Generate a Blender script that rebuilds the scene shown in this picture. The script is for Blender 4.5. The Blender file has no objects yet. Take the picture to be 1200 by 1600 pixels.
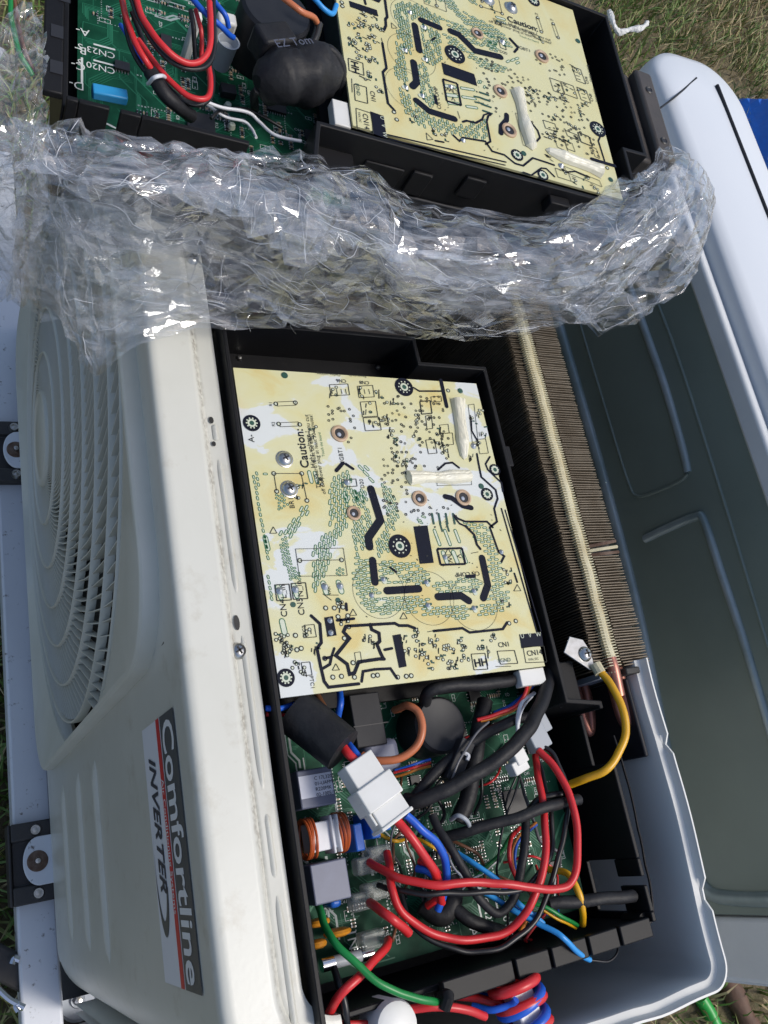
import bpy, math, random
import numpy as np
from mathutils import Vector, Matrix, noise
random.seed(7)
scene = bpy.context.scene
col = scene.collection
R_ = math.radians

# ------------------------------------------------------------------ camera
Z0 = 0.74            # height of the opened unit's rim above the ground
HC = 0.43            # camera height above that rim
FPX = 1360.0
_dx = Vector((2576, -41, 1360)).normalized()
_dy = Vector((-782, -4000, 1360)); _dy = (_dy - _dx * _dx.dot(_dy)).normalized()
_dz = _dx.cross(_dy)
RW = Matrix((_dx, _dy, _dz))           # world = RW @ camera(x right, y down, z forward)
cam = bpy.data.cameras.new('camera'); cam_o = bpy.data.objects.new('camera', cam); col.objects.link(cam_o)
cam.sensor_fit = 'VERTICAL'; cam.sensor_height = 36; cam.lens = FPX / 1600 * 36
cam.clip_start = 0.01; cam.clip_end = 500
_r = RW.col[0]; _u = -RW.col[1]; _b = -RW.col[2]
cam_o.matrix_world = Matrix(((_r[0], _u[0], _b[0], 0), (_r[1], _u[1], _b[1], 0), (_r[2], _u[2], _b[2], HC + Z0), (0, 0, 0, 1)))
scene.camera = cam_o

# ------------------------------------------------------------------ light
SUN_EL, SUN_AZ = 58.0, 118.0      # azimuth: direction the light comes from, degrees from +Y toward +X
world = bpy.data.worlds.new('World'); scene.world = world; world.use_nodes = True
wn = world.node_tree
sky = wn.nodes.new('ShaderNodeTexSky'); sky.sky_type = 'NISHITA'; sky.sun_disc = False
sky.sun_elevation = R_(SUN_EL); sky.sun_rotation = R_(SUN_AZ); sky.dust_density = 2.5; sky.air_density = 1.0; sky.ozone_density = 1.0
bg = wn.nodes['Background']; bg.inputs['Strength'].default_value = 0.122
wn.links.new(sky.outputs[0], bg.inputs['Color'])
sun = bpy.data.lights.new('sun', 'SUN'); sun.energy = 1.8; sun.angle = R_(16); sun.color = (1, .95, .88)
sun_o = bpy.data.objects.new('sun', sun); col.objects.link(sun_o)
_sd = Vector((math.sin(R_(SUN_AZ)) * math.cos(R_(SUN_EL)), math.cos(R_(SUN_AZ)) * math.cos(R_(SUN_EL)), math.sin(R_(SUN_EL))))
sun_o.rotation_euler = _sd.to_track_quat('Z', 'Y').to_euler(); sun_o.location = (0, 0, 4)
scene.view_settings.view_transform = 'Standard'; scene.view_settings.look = 'None'
scene.view_settings.gamma = 1; scene.view_settings.use_curve_mapping = False
scene.view_settings.exposure = 0.25
scene.cycles.transparent_max_bounces = 32
scene.cycles.max_bounces = 6
scene.cycles.use_denoising = True

# ------------------------------------------------------------------ geometry helpers
CAMP = Vector((0, 0, HC))
def ray(px, py): return RW @ Vector((px - 600, py - 800, FPX))
def W(px, py, z=0.0):
    r = ray(px, py); return CAMP + r * ((z - HC) / r.z)
def WX(px, py, x):
    r = ray(px, py); return CAMP + r * (x / r.x)
def WY(px, py, y):
    r = ray(px, py); return CAMP + r * (y / r.y)

def spline(pts, n=8):
    P = [Vector(p) for p in pts]
    if len(P) < 3 or n < 2: return P
    Q = [P[0] * 2 - P[1]] + P + [P[-1] * 2 - P[-2]]
    out = []
    for i in range(1, len(Q) - 2):
        a, b, c, d = Q[i - 1], Q[i], Q[i + 1], Q[i + 2]
        for k in range(n):
            t = k / n
            out.append(.5 * ((2 * b) + (c - a) * t + (2 * a - 5 * b + 4 * c - d) * t * t + (3 * b - a - 3 * c + d) * t ** 3))
    out.append(P[-1]); return out

class MB:
    def __init__(s): s.v = []; s.f = []; s.m = []; s.mi = 0
    def add(s, vs, fs):
        o = len(s.v); s.v += [Vector(v) for v in vs]
        for f in fs: s.f.append(tuple(i + o for i in f)); s.m.append(s.mi)
        return s
    def box(s, c, size, ax=None):
        c = Vector(c); X, Y, Zv = ax if ax else (Vector((1, 0, 0)), Vector((0, 1, 0)), Vector((0, 0, 1)))
        h = [k / 2 for k in size]
        vs = [c + X * (sx * h[0]) + Y * (sy * h[1]) + Zv * (sz * h[2]) for sz in (-1, 1) for sy in (-1, 1) for sx in (-1, 1)]
        return s.add(vs, [(0, 2, 3, 1), (4, 5, 7, 6), (0, 1, 5, 4), (1, 3, 7, 5), (3, 2, 6, 7), (2, 0, 4, 6)])
    def bb(s, x0, x1, y0, y1, z0, z1):
        return s.box(((x0 + x1) / 2, (y0 + y1) / 2, (z0 + z1) / 2), (abs(x1 - x0), abs(y1 - y0), abs(z1 - z0)))
    def tube(s, pts, r, n=10, smooth=8, cap=True):
        P = spline(pts, smooth); N = len(P)
        rs = r if callable(r) else (lambda t: r)
        t0 = (P[1] - P[0]).normalized()
        u = t0.orthogonal().normalized(); vs = []; fs = []
        for i, p in enumerate(P):
            t = (P[min(i + 1, N - 1)] - P[max(i - 1, 0)]).normalized()
            u = (u - t * u.dot(t)).normalized(); w = t.cross(u); rr = rs(i / (N - 1))
            vs += [p + (u * math.cos(2 * math.pi * k / n) + w * math.sin(2 * math.pi * k / n)) * rr for k in range(n)]
        for i in range(N - 1):
            for k in range(n):
                a = i * n + k; b = i * n + (k + 1) % n
                fs.append((a, b, b + n, a + n))
        if cap: fs += [tuple(range(n - 1, -1, -1)), tuple((N - 1) * n + k for k in range(n))]
        return s.add(vs, fs)
    def lathe(s, c, prof, n=24, ax=None, a0=0, a1=2 * math.pi, close=True):
        c = Vector(c); X, Y, Zv = ax if ax else (Vector((1, 0, 0)), Vector((0, 1, 0)), Vector((0, 0, 1)))
        vs = []; fs = []; m = len(prof)
        for k in range(n):
            a = a0 + (a1 - a0) * k / n
            for r, z in prof: vs.append(c + (X * math.cos(a) + Y * math.sin(a)) * r + Zv * z)
        for k in range(n):
            k2 = (k + 1) % n
            for j in range(m - 1):
                fs.append((k * m + j, k2 * m + j, k2 * m + j + 1, k * m + j + 1))
        return s.add(vs, fs)
    def poly(s, pts, z=None):
        vs = [Vector((p[0], p[1], p[2] if z is None else z)) for p in pts]
        return s.add(vs, [tuple(range(len(vs)))])
    def prism(s, pts, z0, z1):
        n = len(pts); vs = [(p[0], p[1], z0) for p in pts] + [(p[0], p[1], z1) for p in pts]
        fs = [tuple(range(n - 1, -1, -1)), tuple(range(n, 2 * n))] + [(i, (i + 1) % n, (i + 1) % n + n, i + n) for i in range(n)]
        return s.add(vs, fs)
    def wall(s, pts, z0, z1, th, closed=False):
        P = [Vector((p[0], p[1])) for p in pts]; n = len(P); L = []; Rr = []
        for i in range(n):
            a = P[i] - P[i - 1] if (i > 0 or closed) else P[1] - P[0]
            b = P[(i + 1) % n] - P[i] if (i < n - 1 or closed) else P[-1] - P[-2]
            a.normalize(); b.normalize()
            na = Vector((-a.y, a.x)); nb = Vector((-b.y, b.x)); m = (na + nb).normalized()
            k = th / 2 / max(.4, m.dot(na)); L.append(P[i] + m * k); Rr.append(P[i] - m * k)
        rng = range(n if closed else n - 1)
        vs = []
        for i in range(n): vs += [(L[i].x, L[i].y, z0), (Rr[i].x, Rr[i].y, z0), (L[i].x, L[i].y, z1), (Rr[i].x, Rr[i].y, z1)]
        fs = []
        for i in rng:
            a = 4 * i; b = 4 * ((i + 1) % n)
            fs += [(a, b, b + 2, a + 2), (b + 1, a + 1, a + 3, b + 3), (a + 2, b + 2, b + 3, a + 3), (a, a + 1, b + 1, b)]
        if not closed: fs += [(0, 2, 3, 1), (4 * n - 4, 4 * n - 3, 4 * n - 1, 4 * n - 2)]
        return s.add(vs, fs)
    # flat print helpers -------------------------------------------------
    def line(s, pts, w, z, roundcap=True):
        P = [Vector((p[0], p[1])) for p in pts]; n = len(P); L = []; Rr = []
        for i in range(n):
            a = (P[i] - P[i - 1]).normalized() if i > 0 else (P[1] - P[0]).normalized()
            b = (P[i + 1] - P[i]).normalized() if i < n - 1 else a
            na = Vector((-a.y, a.x)); nb = Vector((-b.y, b.x)); m = (na + nb)
            m = m.normalized() if m.length > 1e-6 else na
            k = w / 2 / max(.5, m.dot(na)); L.append(P[i] + m * k); Rr.append(P[i] - m * k)
        vs = []
        for i in range(n): vs += [(L[i].x, L[i].y, z), (Rr[i].x, Rr[i].y, z)]
        s.add(vs, [(2 * i + 1, 2 * i + 3, 2 * i + 2, 2 * i) for i in range(n - 1)])
        if roundcap:
            for p in (P[0], P[-1]): s.disc(p, w / 2, z + .00002, 10)
        return s
    def disc(s, p, r, z, n=16):
        return s.add([(p[0] + r * math.cos(2 * math.pi * k / n), p[1] + r * math.sin(2 * math.pi * k / n), z) for k in range(n)], [tuple(range(n))])
    def ring(s, p, r0, r1, z, n=16):
        vs = [];
        for k in range(n):
            a = 2 * math.pi * k / n
            vs += [(p[0] + r0 * math.cos(a), p[1] + r0 * math.sin(a), z), (p[0] + r1 * math.cos(a), p[1] + r1 * math.sin(a), z)]
        return s.add(vs, [(2 * k, 2 * k + 1, (2 * k + 3) % (2 * n), (2 * k + 2) % (2 * n)) for k in range(n)])
    def frame(s, pts, w, z):
        n = len(pts)
        for i in range(n): s.line([pts[i], pts[(i + 1) % n]], w, z, False)
        return s
    def text(s, body, o, ux, uy, size, bold=0.0, center=False, shear=0.0):
        vs, fs, wd = glyphs(body, bold, shear); o = Vector(o)
        sh = -wd / 2 if center else 0
        return s.add([o + ux * ((v[0] + sh) * size) + uy * (v[1] * size) for v in vs], fs)

_gc = {}
def glyphs(body, bold=0.0, shear=0.0):
    k = (body, bold, shear)
    if k not in _gc:
        c = bpy.data.curves.new('t', 'FONT'); c.body = body; c.size = 1; c.offset = bold; c.resolution_u = 3; c.shear = shear
        o = bpy.data.objects.new('t', c); col.objects.link(o)
        bpy.context.view_layer.update()
        me = bpy.data.meshes.new_from_object(o.evaluated_get(bpy.context.evaluated_depsgraph_get()))
        vs = [tuple(v.co) for v in me.vertices]; fs = [tuple(p.vertices) for p in me.polygons]
        bpy.data.objects.remove(o); bpy.data.curves.remove(c); bpy.data.meshes.remove(me)
        _gc[k] = (vs, fs, max([v[0] for v in vs] + [0]))
    return _gc[k]

WM = {}
def mesh_of(name, mb, mats, M=None, sharp=35):
    me = bpy.data.meshes.new(name)
    vs = [M @ v for v in mb.v] if M is not None else mb.v
    me.from_pydata([tuple(v) for v in vs], [], mb.f)
    for m in (mats if isinstance(mats, (list, tuple)) else [mats]): me.materials.append(m)
    if any(mb.m): me.polygons.foreach_set('material_index', mb.m)
    if sharp:
        me.polygons.foreach_set('use_smooth', [True] * len(me.polygons)); me.set_sharp_from_angle(angle=R_(sharp))
    me.update(); return me
def link(name, data, parent=None):
    o = bpy.data.objects.new(name, data); col.objects.link(o)
    if parent is not None: o.parent = parent; WM[o] = WM[parent]
    return o
def tag(o, label=None, cat=None, group=None, kind=None):
    for k, v in (('label', label), ('category', cat), ('group', group), ('kind', kind)):
        if v: o[k] = v
    return o
def thing(name, loc, label, cat, group=None, rz=0):
    o = bpy.data.objects.new(name, None); col.objects.link(o)
    o.location = (loc[0], loc[1], loc[2] + Z0); o.rotation_euler = (0, 0, rz); o.empty_display_size = .05
    WM[o] = Matrix.Translation((loc[0], loc[1], loc[2])) @ Matrix.Rotation(rz, 4, 'Z')
    return tag(o, label, cat, group)
def put(name, mb, mats, parent=None, sharp=35, local=False, bevel=0, seg=2, kind=None, label=None):
    """mesh given in rim-relative world coordinates (or the parent's own when local)"""
    if parent is not None:
        M = None if local else WM[parent].inverted()
        o = link(name, mesh_of(name, mb, mats, M, sharp), parent)
    else:
        xs = [v.x for v in mb.v]; ys = [v.y for v in mb.v]; zs = [v.z for v in mb.v]
        b = Vector(((min(xs) + max(xs)) / 2, (min(ys) + max(ys)) / 2, min(zs)))
        o = link(name, mesh_of(name, mb, mats, Matrix.Translation(-b), sharp))
        o.location = b + Vector((0, 0, Z0)); WM[o] = Matrix.Translation(b)
    if bevel:
        m = o.modifiers.new('bevel', 'BEVEL'); m.width = bevel; m.segments = seg; m.limit_method = 'ANGLE'; m.angle_limit = R_(40)
    if kind: o['kind'] = kind
    if label: o['label'] = label
    return o

# ------------------------------------------------------------------ materials
def mat(name, c, rough=.5, metal=0, spec=.5, vary=None, bump=None, dirt=None, alpha=1, coat=0, trans=0):
    m = bpy.data.materials.new(name); m.use_nodes = True; nt = m.node_tree; b = nt.nodes['Principled BSDF']
    b.inputs['Base Color'].default_value = (*c, 1); b.inputs['Roughness'].default_value = rough
    b.inputs['Metallic'].default_value = metal; b.inputs['Specular IOR Level'].default_value = spec
    b.inputs['Alpha'].default_value = alpha; b.inputs['Coat Weight'].default_value = coat
    b.inputs['Transmission Weight'].default_value = trans
    tc = nt.nodes.new('ShaderNodeTexCoord'); last = None
    if vary:
        sc, c2, lo, hi = vary
        n = nt.nodes.new('ShaderNodeTexNoise'); n.inputs['Scale'].default_value = sc; n.inputs['Detail'].default_value = 6; n.inputs['Roughness'].default_value = .6
        nt.links.new(tc.outputs['Object'], n.inputs['Vector'])
        r = nt.nodes.new('ShaderNodeValToRGB'); e = r.color_ramp.elements
        e[0].position = lo; e[0].color = (*c, 1); e[1].position = hi; e[1].color = (*c2, 1)
        nt.links.new(n.outputs['Fac'], r.inputs['Fac']); last = r.outputs['Color']
    if dirt:
        sc, c3, lo, hi = dirt
        n = nt.nodes.new('ShaderNodeTexNoise'); n.inputs['Scale'].default_value = sc; n.inputs['Detail'].default_value = 8; n.inputs['Roughness'].default_value = .7
        nt.links.new(tc.outputs['Object'], n.inputs['Vector'])
        mr = nt.nodes.new('ShaderNodeMapRange'); mr.inputs['From Min'].default_value = lo; mr.inputs['From Max'].default_value = hi
        nt.links.new(n.outputs['Fac'], mr.inputs['Value'])
        mx = nt.nodes.new('ShaderNodeMix'); mx.data_type = 'RGBA'
        nt.links.new(mr.outputs['Result'], mx.inputs['Factor'])
        if last: nt.links.new(last, mx.inputs['A'])
        else: mx.inputs['A'].default_value = (*c, 1)
        mx.inputs['B'].default_value = (*c3, 1); last = mx.outputs['Result']
    if last: nt.links.new(last, b.inputs['Base Color'])
    if bump:
        n = nt.nodes.new('ShaderNodeTexNoise'); n.inputs['Scale'].default_value = bump[0]; n.inputs['Detail'].default_value = 4
        nt.links.new(tc.outputs['Object'], n.inputs['Vector'])
        bp = nt.nodes.new('ShaderNodeBump'); bp.inputs['Strength'].default_value = bump[1]; bp.inputs['Distance'].default_value = bump[2] if len(bump) > 2 else .001
        nt.links.new(n.outputs['Fac'], bp.inputs['Height']); nt.links.new(bp.outputs['Normal'], b.inputs['Normal'])
    return m

M = {}
M['cream'] = mat('cream_paint', (.62, .62, .56), .34, vary=(9, (.55, .55, .485), .35, .75), bump=(350, .10, .0004), dirt=(38, (.43, .40, .32), .56, .88))
def grime(m, xg):
    """dirt caught along the flange groove and smeared over the lower front (unit coordinates)"""
    nt = m.node_tree; b = nt.nodes['Principled BSDF']; N = nt.nodes.new; Lk = nt.links.new
    src = b.inputs['Base Color'].links[0].from_socket; tc = N('ShaderNodeTexCoord'); sx = N('ShaderNodeSeparateXYZ'); Lk(tc.outputs['Object'], sx.inputs[0])
    d = N('ShaderNodeMath'); d.operation = 'SUBTRACT'; d.inputs[1].default_value = xg; Lk(sx.outputs[0], d.inputs[0])
    n = N('ShaderNodeTexNoise'); n.inputs['Scale'].default_value = 22; n.inputs['Detail'].default_value = 9; n.inputs['Roughness'].default_value = .75; Lk(tc.outputs['Object'], n.inputs['Vector'])
    n3 = N('ShaderNodeTexNoise'); n3.inputs['Scale'].default_value = 420; n3.inputs['Detail'].default_value = 3; Lk(tc.outputs['Object'], n3.inputs['Vector'])
    a = N('ShaderNodeMath'); a.operation = 'ABSOLUTE'; Lk(d.outputs[0], a.inputs[0])
    r = N('ShaderNodeMapRange'); r.inputs['From Min'].default_value = .0030; r.inputs['From Max'].default_value = .0; Lk(a.outputs[0], r.inputs['Value'])
    r2 = N('ShaderNodeMapRange'); r2.inputs['From Min'].default_value = .42; r2.inputs['From Max'].default_value = .62; Lk(n.outputs['Fac'], r2.inputs['Value'])
    r3 = N('ShaderNodeMapRange'); r3.inputs['From Min'].default_value = .40; r3.inputs['From Max'].default_value = .62; Lk(n3.outputs['Fac'], r3.inputs['Value'])
    mu = N('ShaderNodeMath'); mu.operation = 'MULTIPLY'; Lk(r.outputs[0], mu.inputs[0]); Lk(r2.outputs[0], mu.inputs[1])
    mu2 = N('ShaderNodeMath'); mu2.operation = 'MULTIPLY'; Lk(mu.outputs[0], mu2.inputs[0]); Lk(r3.outputs[0], mu2.inputs[1])
    mx = N('ShaderNodeMix'); mx.data_type = 'RGBA'; Lk(mu2.outputs[0], mx.inputs['Factor']); Lk(src, mx.inputs['A']); mx.inputs['B'].default_value = (.16, .13, .10, 1)
    Lk(mx.outputs['Result'], b.inputs['Base Color'])
grime(M['cream'], .1413 - .26)
M['grille'] = mat('grille_plastic', (.64, .64, .57), .5, vary=(14, (.55, .55, .47), .35, .8), bump=(600, .08, .0003))
M['panel_in'] = mat('inner_paint', (.74, .74, .70), .42, spec=.4, vary=(5, (.67, .67, .63), .3, .8), bump=(250, .06, .0004))
M['white'] = mat('white_paint', (.66, .68, .71), .38, vary=(7, (.58, .60, .63), .35, .8), dirt=(80, (.12, .10, .08), .60, .67), bump=(200, .15, .0006))
M['appl'] = mat('white_plastic', (.70, .73, .76), .4, vary=(5, (.65, .69, .73), .3, .8), bump=(400, .05, .0003))
M['appl_d'] = mat('dark_panel', (.24, .29, .25), .30, spec=.7, vary=(6, (.18, .22, .19), .3, .8), bump=(30, .08, .001), dirt=(110, (.09, .1, .1), .68, .8))
M['trim'] = mat('trim_paint', (.74, .76, .76), .35, vary=(20, (.66, .68, .69), .3, .8))
M['rib_sheen'] = mat('rib_sky_sheen', (.50, .56, .57), .3, metal=.3, vary=(9, (.26, .33, .33), .35, .65))  # sky reflection along the panel ribs, put into a lighter colour
M['galv'] = mat('galvanised', (.42, .46, .52), .45, metal=.3, vary=(30, (.3, .34, .4), .3, .8))
M['black'] = mat('black_plastic', (.0075, .0075, .0085), .48, spec=.2, vary=(25, (.013, .013, .014), .3, .8), bump=(900, .15, .0003), dirt=(90, (.05, .048, .044), .64, .85))
M['black_b'] = mat('brown_black_plastic', (.075, .062, .052), .5, vary=(40, (.04, .036, .034), .3, .8), bump=(500, .2, .0004))
M['rubber'] = mat('rubber', (.030, .029, .030), .6, vary=(30, (.05, .045, .04), .4, .8), bump=(300, .3, .0008))
M['dark'] = mat('cavity_steel', (.012, .012, .012), .6, vary=(12, (.04, .038, .034), .4, .8))
M['steel'] = mat('zinc_screw', (.62, .62, .60), .28, metal=1, vary=(200, (.4, .39, .36), .3, .8))
M['chrome'] = mat('chrome', (.75, .76, .78), .12, metal=1)
M['rust'] = mat('rusty_washer', (.10, .055, .035), .7, metal=.2, vary=(120, (.22, .16, .12), .4, .75))
M['copper'] = mat('copper', (.45, .20, .15), .4, metal=.7, vary=(90, (.30, .14, .11), .3, .8), dirt=(150, (.55, .5, .42), .64, .8))
M['fin'] = mat('fin', (.24, .20, .145), .5, metal=.35, vary=(60, (.13, .10, .065), .35, .75))
M['finp'] = mat('pale_lit_fin', (.62, .58, .40), .6, vary=(70, (.45, .38, .22), .35, .8), bump=(500, .4, .0006))  # paints light off the bent fin edges as a pale tone; crimp shares it
M['pcb_edge'] = mat('board_edge', (.55, .52, .34), .6)
M['ink'] = mat('black_ink', (.006, .008, .018), .6, spec=.15)
M['inkg'] = mat('grey_ink', (.035, .037, .032), .6, spec=.2)
M['green_ink'] = mat('green_ink', (.035, .15, .075), .5, spec=.3)
M['teal_ink'] = mat('dark_green_ink', (.015, .07, .05), .45)
M['pale'] = mat('tinned_pad', (.60, .64, .50), .35, vary=(300, (.50, .55, .44), .3, .8))
M['tanring'] = mat('tan_ring', (.50, .36, .24), .5, vary=(200, (.38, .25, .15), .3, .8))
M['glue'] = mat('silicone', (.74, .72, .60), .38, spec=.5, vary=(60, (.66, .62, .46), .3, .8), bump=(150, .15, .001))
M['gpcb'] = mat('green_mask', (.004, .046, .024), .5, spec=.13, vary=(55, (.008, .075, .040), .42, .6), bump=(220, .25, .0005))
M['gtrace'] = mat('green_trace', (.018, .15, .080), .42, spec=.3)
M['silk'] = mat('silkscreen', (.66, .71, .69), .5)
M['trace'] = mat('tinned_trace', (.30, .37, .36), .4)
M['smd_b'] = mat('chip_black', (.02, .02, .022), .45)
M['smd_t'] = mat('chip_tan', (.35, .27, .18), .5)
M['smd_p'] = mat('faint_print', (.075, .085, .12), .6)
M['tin'] = mat('tin', (.55, .57, .58), .3, metal=.8)
M['grey_c'] = mat('grey_case', (.15, .165, .23), .45, vary=(80, (.12, .13, .18), .3, .8))
M['dgrey'] = mat('dark_case', (.014, .015, .019), .5, spec=.3, vary=(60, (.024, .025, .028), .4, .8))
M['label'] = mat('paper_label', (.62, .64, .72), .5)
M['blue_c'] = mat('blue_case', (.02, .13, .55), .38)
M['blue_l'] = mat('light_blue_case', (.03, .30, .60), .38)
M['orange'] = mat('orange_epoxy', (.62, .25, .02), .35)
M['enamel'] = mat('enamel_wire', (.42, .085, .02), .3, spec=.6)
M['nylon'] = mat('white_nylon', (.72, .72, .69), .42, vary=(50, (.64, .64, .60), .3, .8), bump=(300, .05, .0003))
M['nylon_g'] = mat('grey_nylon', (.34, .37, .40), .45)
M['clear'] = mat('clear_sleeve', (.35, .38, .36), .3, alpha=.45)
def wmat(n, c, c2=None): return mat(n, c, .38, spec=.5, vary=(45, c2 or tuple(k * .8 for k in c), .35, .8), bump=(500, .05, .0003), dirt=(120, tuple(min(1, k * .55 + .05) for k in c), .64, .85))
M['w_red'] = wmat('red_pvc', (.62, .025, .028)); M['w_blue'] = wmat('blue_pvc', (.012, .10, .55)); M['w_black'] = wmat('black_pvc', (.010, .010, .011))
M['w_sleeve'] = mat('heatshrink', (.012, .012, .014), .55, spec=.3, vary=(60, (.026, .026, .027), .4, .8), bump=(160, .45, .0015), dirt=(70, (.07, .068, .062), .62, .85))
M['w_green'] = wmat('green_pvc', (.008, .22, .045)); M['w_yellow'] = wmat('yellow_pvc', (.72, .38, .012)); M['w_lblue'] = wmat('light_blue_pvc', (.03, .30, .72))
M['w_orange'] = wmat('salmon_pvc', (.55, .17, .07)); M['w_white'] = wmat('white_pvc', (.72, .73, .76)); M['w_org'] = wmat('orange_pvc', (.6, .2, .02))
M['w_grey'] = wmat('grey_pvc', (.12, .12, .13)); M['w_brown'] = wmat('brown_pvc', (.16, .07, .035))
M['stk_w'] = mat('sticker_white', (.76, .78, .83), .35); M['stk_d'] = mat('sticker_grey', (.075, .085, .10), .35)
M['stk_r'] = mat('sticker_red', (.60, .03, .04), .35); M['stk_i'] = mat('sticker_ink', (.03, .038, .065), .4); M['stk_p'] = mat('sticker_letter', (.76, .78, .80), .4)
M['tarp'] = mat('blue_tarp', (.015, .16, .66), .42, vary=(8, (.01, .11, .52), .3, .8), bump=(25, .6, .01))
M['hose'] = mat('green_hose', (.02, .33, .05), .4); M['stick'] = mat('brown_stick', (.14, .075, .045), .7, vary=(60, (.08, .045, .03), .3, .8), bump=(120, .5, .002))

def board_mat(name, lo, mid, hi, worn=0):
    m = bpy.data.materials.new(name); m.use_nodes = True; nt = m.node_tree; b = nt.nodes['Principled BSDF']
    tc = nt.nodes.new('ShaderNodeTexCoord')
    mp = nt.nodes.new('ShaderNodeMapping'); mp.inputs['Scale'].default_value = (1.0, 1.5, 1); nt.links.new(tc.outputs['Object'], mp.inputs['Vector'])
    n = nt.nodes.new('ShaderNodeTexNoise'); n.inputs['Scale'].default_value = 26; n.inputs['Detail'].default_value = 5; n.inputs['Roughness'].default_value = .55; n.inputs['Distortion'].default_value = .6
    nt.links.new(mp.outputs['Vector'], n.inputs['Vector'])
    n2 = nt.nodes.new('ShaderNodeTexNoise'); n2.inputs['Scale'].default_value = 9; n2.inputs['Detail'].default_value = 2; nt.links.new(tc.outputs['Object'], n2.inputs['Vector'])
    ad = nt.nodes.new('ShaderNodeMath'); ad.operation = 'MULTIPLY_ADD'; ad.inputs[1].default_value = .5; nt.links.new(n2.outputs['Fac'], ad.inputs[0])
    ml = nt.nodes.new('ShaderNodeMath'); ml.operation = 'MULTIPLY'; ml.inputs[1].default_value = .5; nt.links.new(n.outputs['Fac'], ml.inputs[0]); nt.links.new(ml.outputs[0], ad.inputs[2])
    r = nt.nodes.new('ShaderNodeValToRGB'); r.color_ramp.elements[0].position = lo; r.color_ramp.elements[0].color = (.63, .66, .64, 1)
    r.color_ramp.elements[1].position = hi; r.color_ramp.elements[1].color = (.61, .50, .20, 1)
    e = r.color_ramp.elements.new(lo + .012); e.color = (.62, .61, .39, 1)
    e = r.color_ramp.elements.new(mid); e.color = (.62, .59, .32, 1)
    src = ad.outputs[0]
    for (wx, wy, wr) in (((-.086, .055, .040), (-.080, -.092, .022), (.07, .07, .018)) if worn else ()):      # coating worn off at the board's edge
        vd = nt.nodes.new('ShaderNodeVectorMath'); vd.operation = 'DISTANCE'; vd.inputs[1].default_value = (wx, wy, 0); nt.links.new(tc.outputs['Object'], vd.inputs[0])
        mw = nt.nodes.new('ShaderNodeMapRange'); mw.inputs['From Min'].default_value = wr * .35; mw.inputs['From Max'].default_value = wr; mw.inputs['To Min'].default_value = -.13; mw.inputs['To Max'].default_value = 0; nt.links.new(vd.outputs['Value'], mw.inputs['Value'])
        sm = nt.nodes.new('ShaderNodeMath'); nt.links.new(src, sm.inputs[0]); nt.links.new(mw.outputs[0], sm.inputs[1]); src = sm.outputs[0]
    nt.links.new(src, r.inputs['Fac'])
    v = nt.nodes.new('ShaderNodeTexVoronoi'); v.inputs['Scale'].default_value = 16; nt.links.new(tc.outputs['Object'], v.inputs['Vector'])
    mr = nt.nodes.new('ShaderNodeMapRange'); mr.inputs['From Min'].default_value = .19; mr.inputs['From Max'].default_value = .06; nt.links.new(v.outputs['Distance'], mr.inputs['Value'])
    mu = nt.nodes.new('ShaderNodeMath'); mu.operation = 'MULTIPLY'; mu.inputs[1].default_value = .28; nt.links.new(mr.outputs['Result'], mu.inputs[0])
    mx = nt.nodes.new('ShaderNodeMix'); mx.data_type = 'RGBA'; nt.links.new(mu.outputs[0], mx.inputs['Factor']); nt.links.new(r.outputs['Color'], mx.inputs['A']); mx.inputs['B'].default_value = (.70, .42, .12, 1)
    nt.links.new(mx.outputs['Result'], b.inputs['Base Color'])
    b.inputs['Roughness'].default_value = .38
    bp = nt.nodes.new('ShaderNodeBump'); bp.inputs['Strength'].default_value = .12; bp.inputs['Distance'].default_value = .0005; nt.links.new(n.outputs['Fac'], bp.inputs['Height']); nt.links.new(bp.outputs['Normal'], b.inputs['Normal'])
    return m
M['board'] = board_mat('stained_white_board', .440, .530, .605, 1)
M['board2'] = board_mat('yellowed_white_board', .36, .50, .66)

# ------------------------------------------------------------------ ground
GZ = -Z0
gm = mat('soil', (.10, .075, .045), .9, vary=(7, (.17, .14, .075), .35, .7), dirt=(35, (.06, .07, .028), .5, .7), bump=(90, .8, .01))
g = MB(); n = 40
g.add([(-60, -60, GZ), (60, -60, GZ), (60, 60, GZ), (-60, 60, GZ)], [(0, 1, 2, 3)])
tag(put('ground', g, gm), kind='structure')

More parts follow.
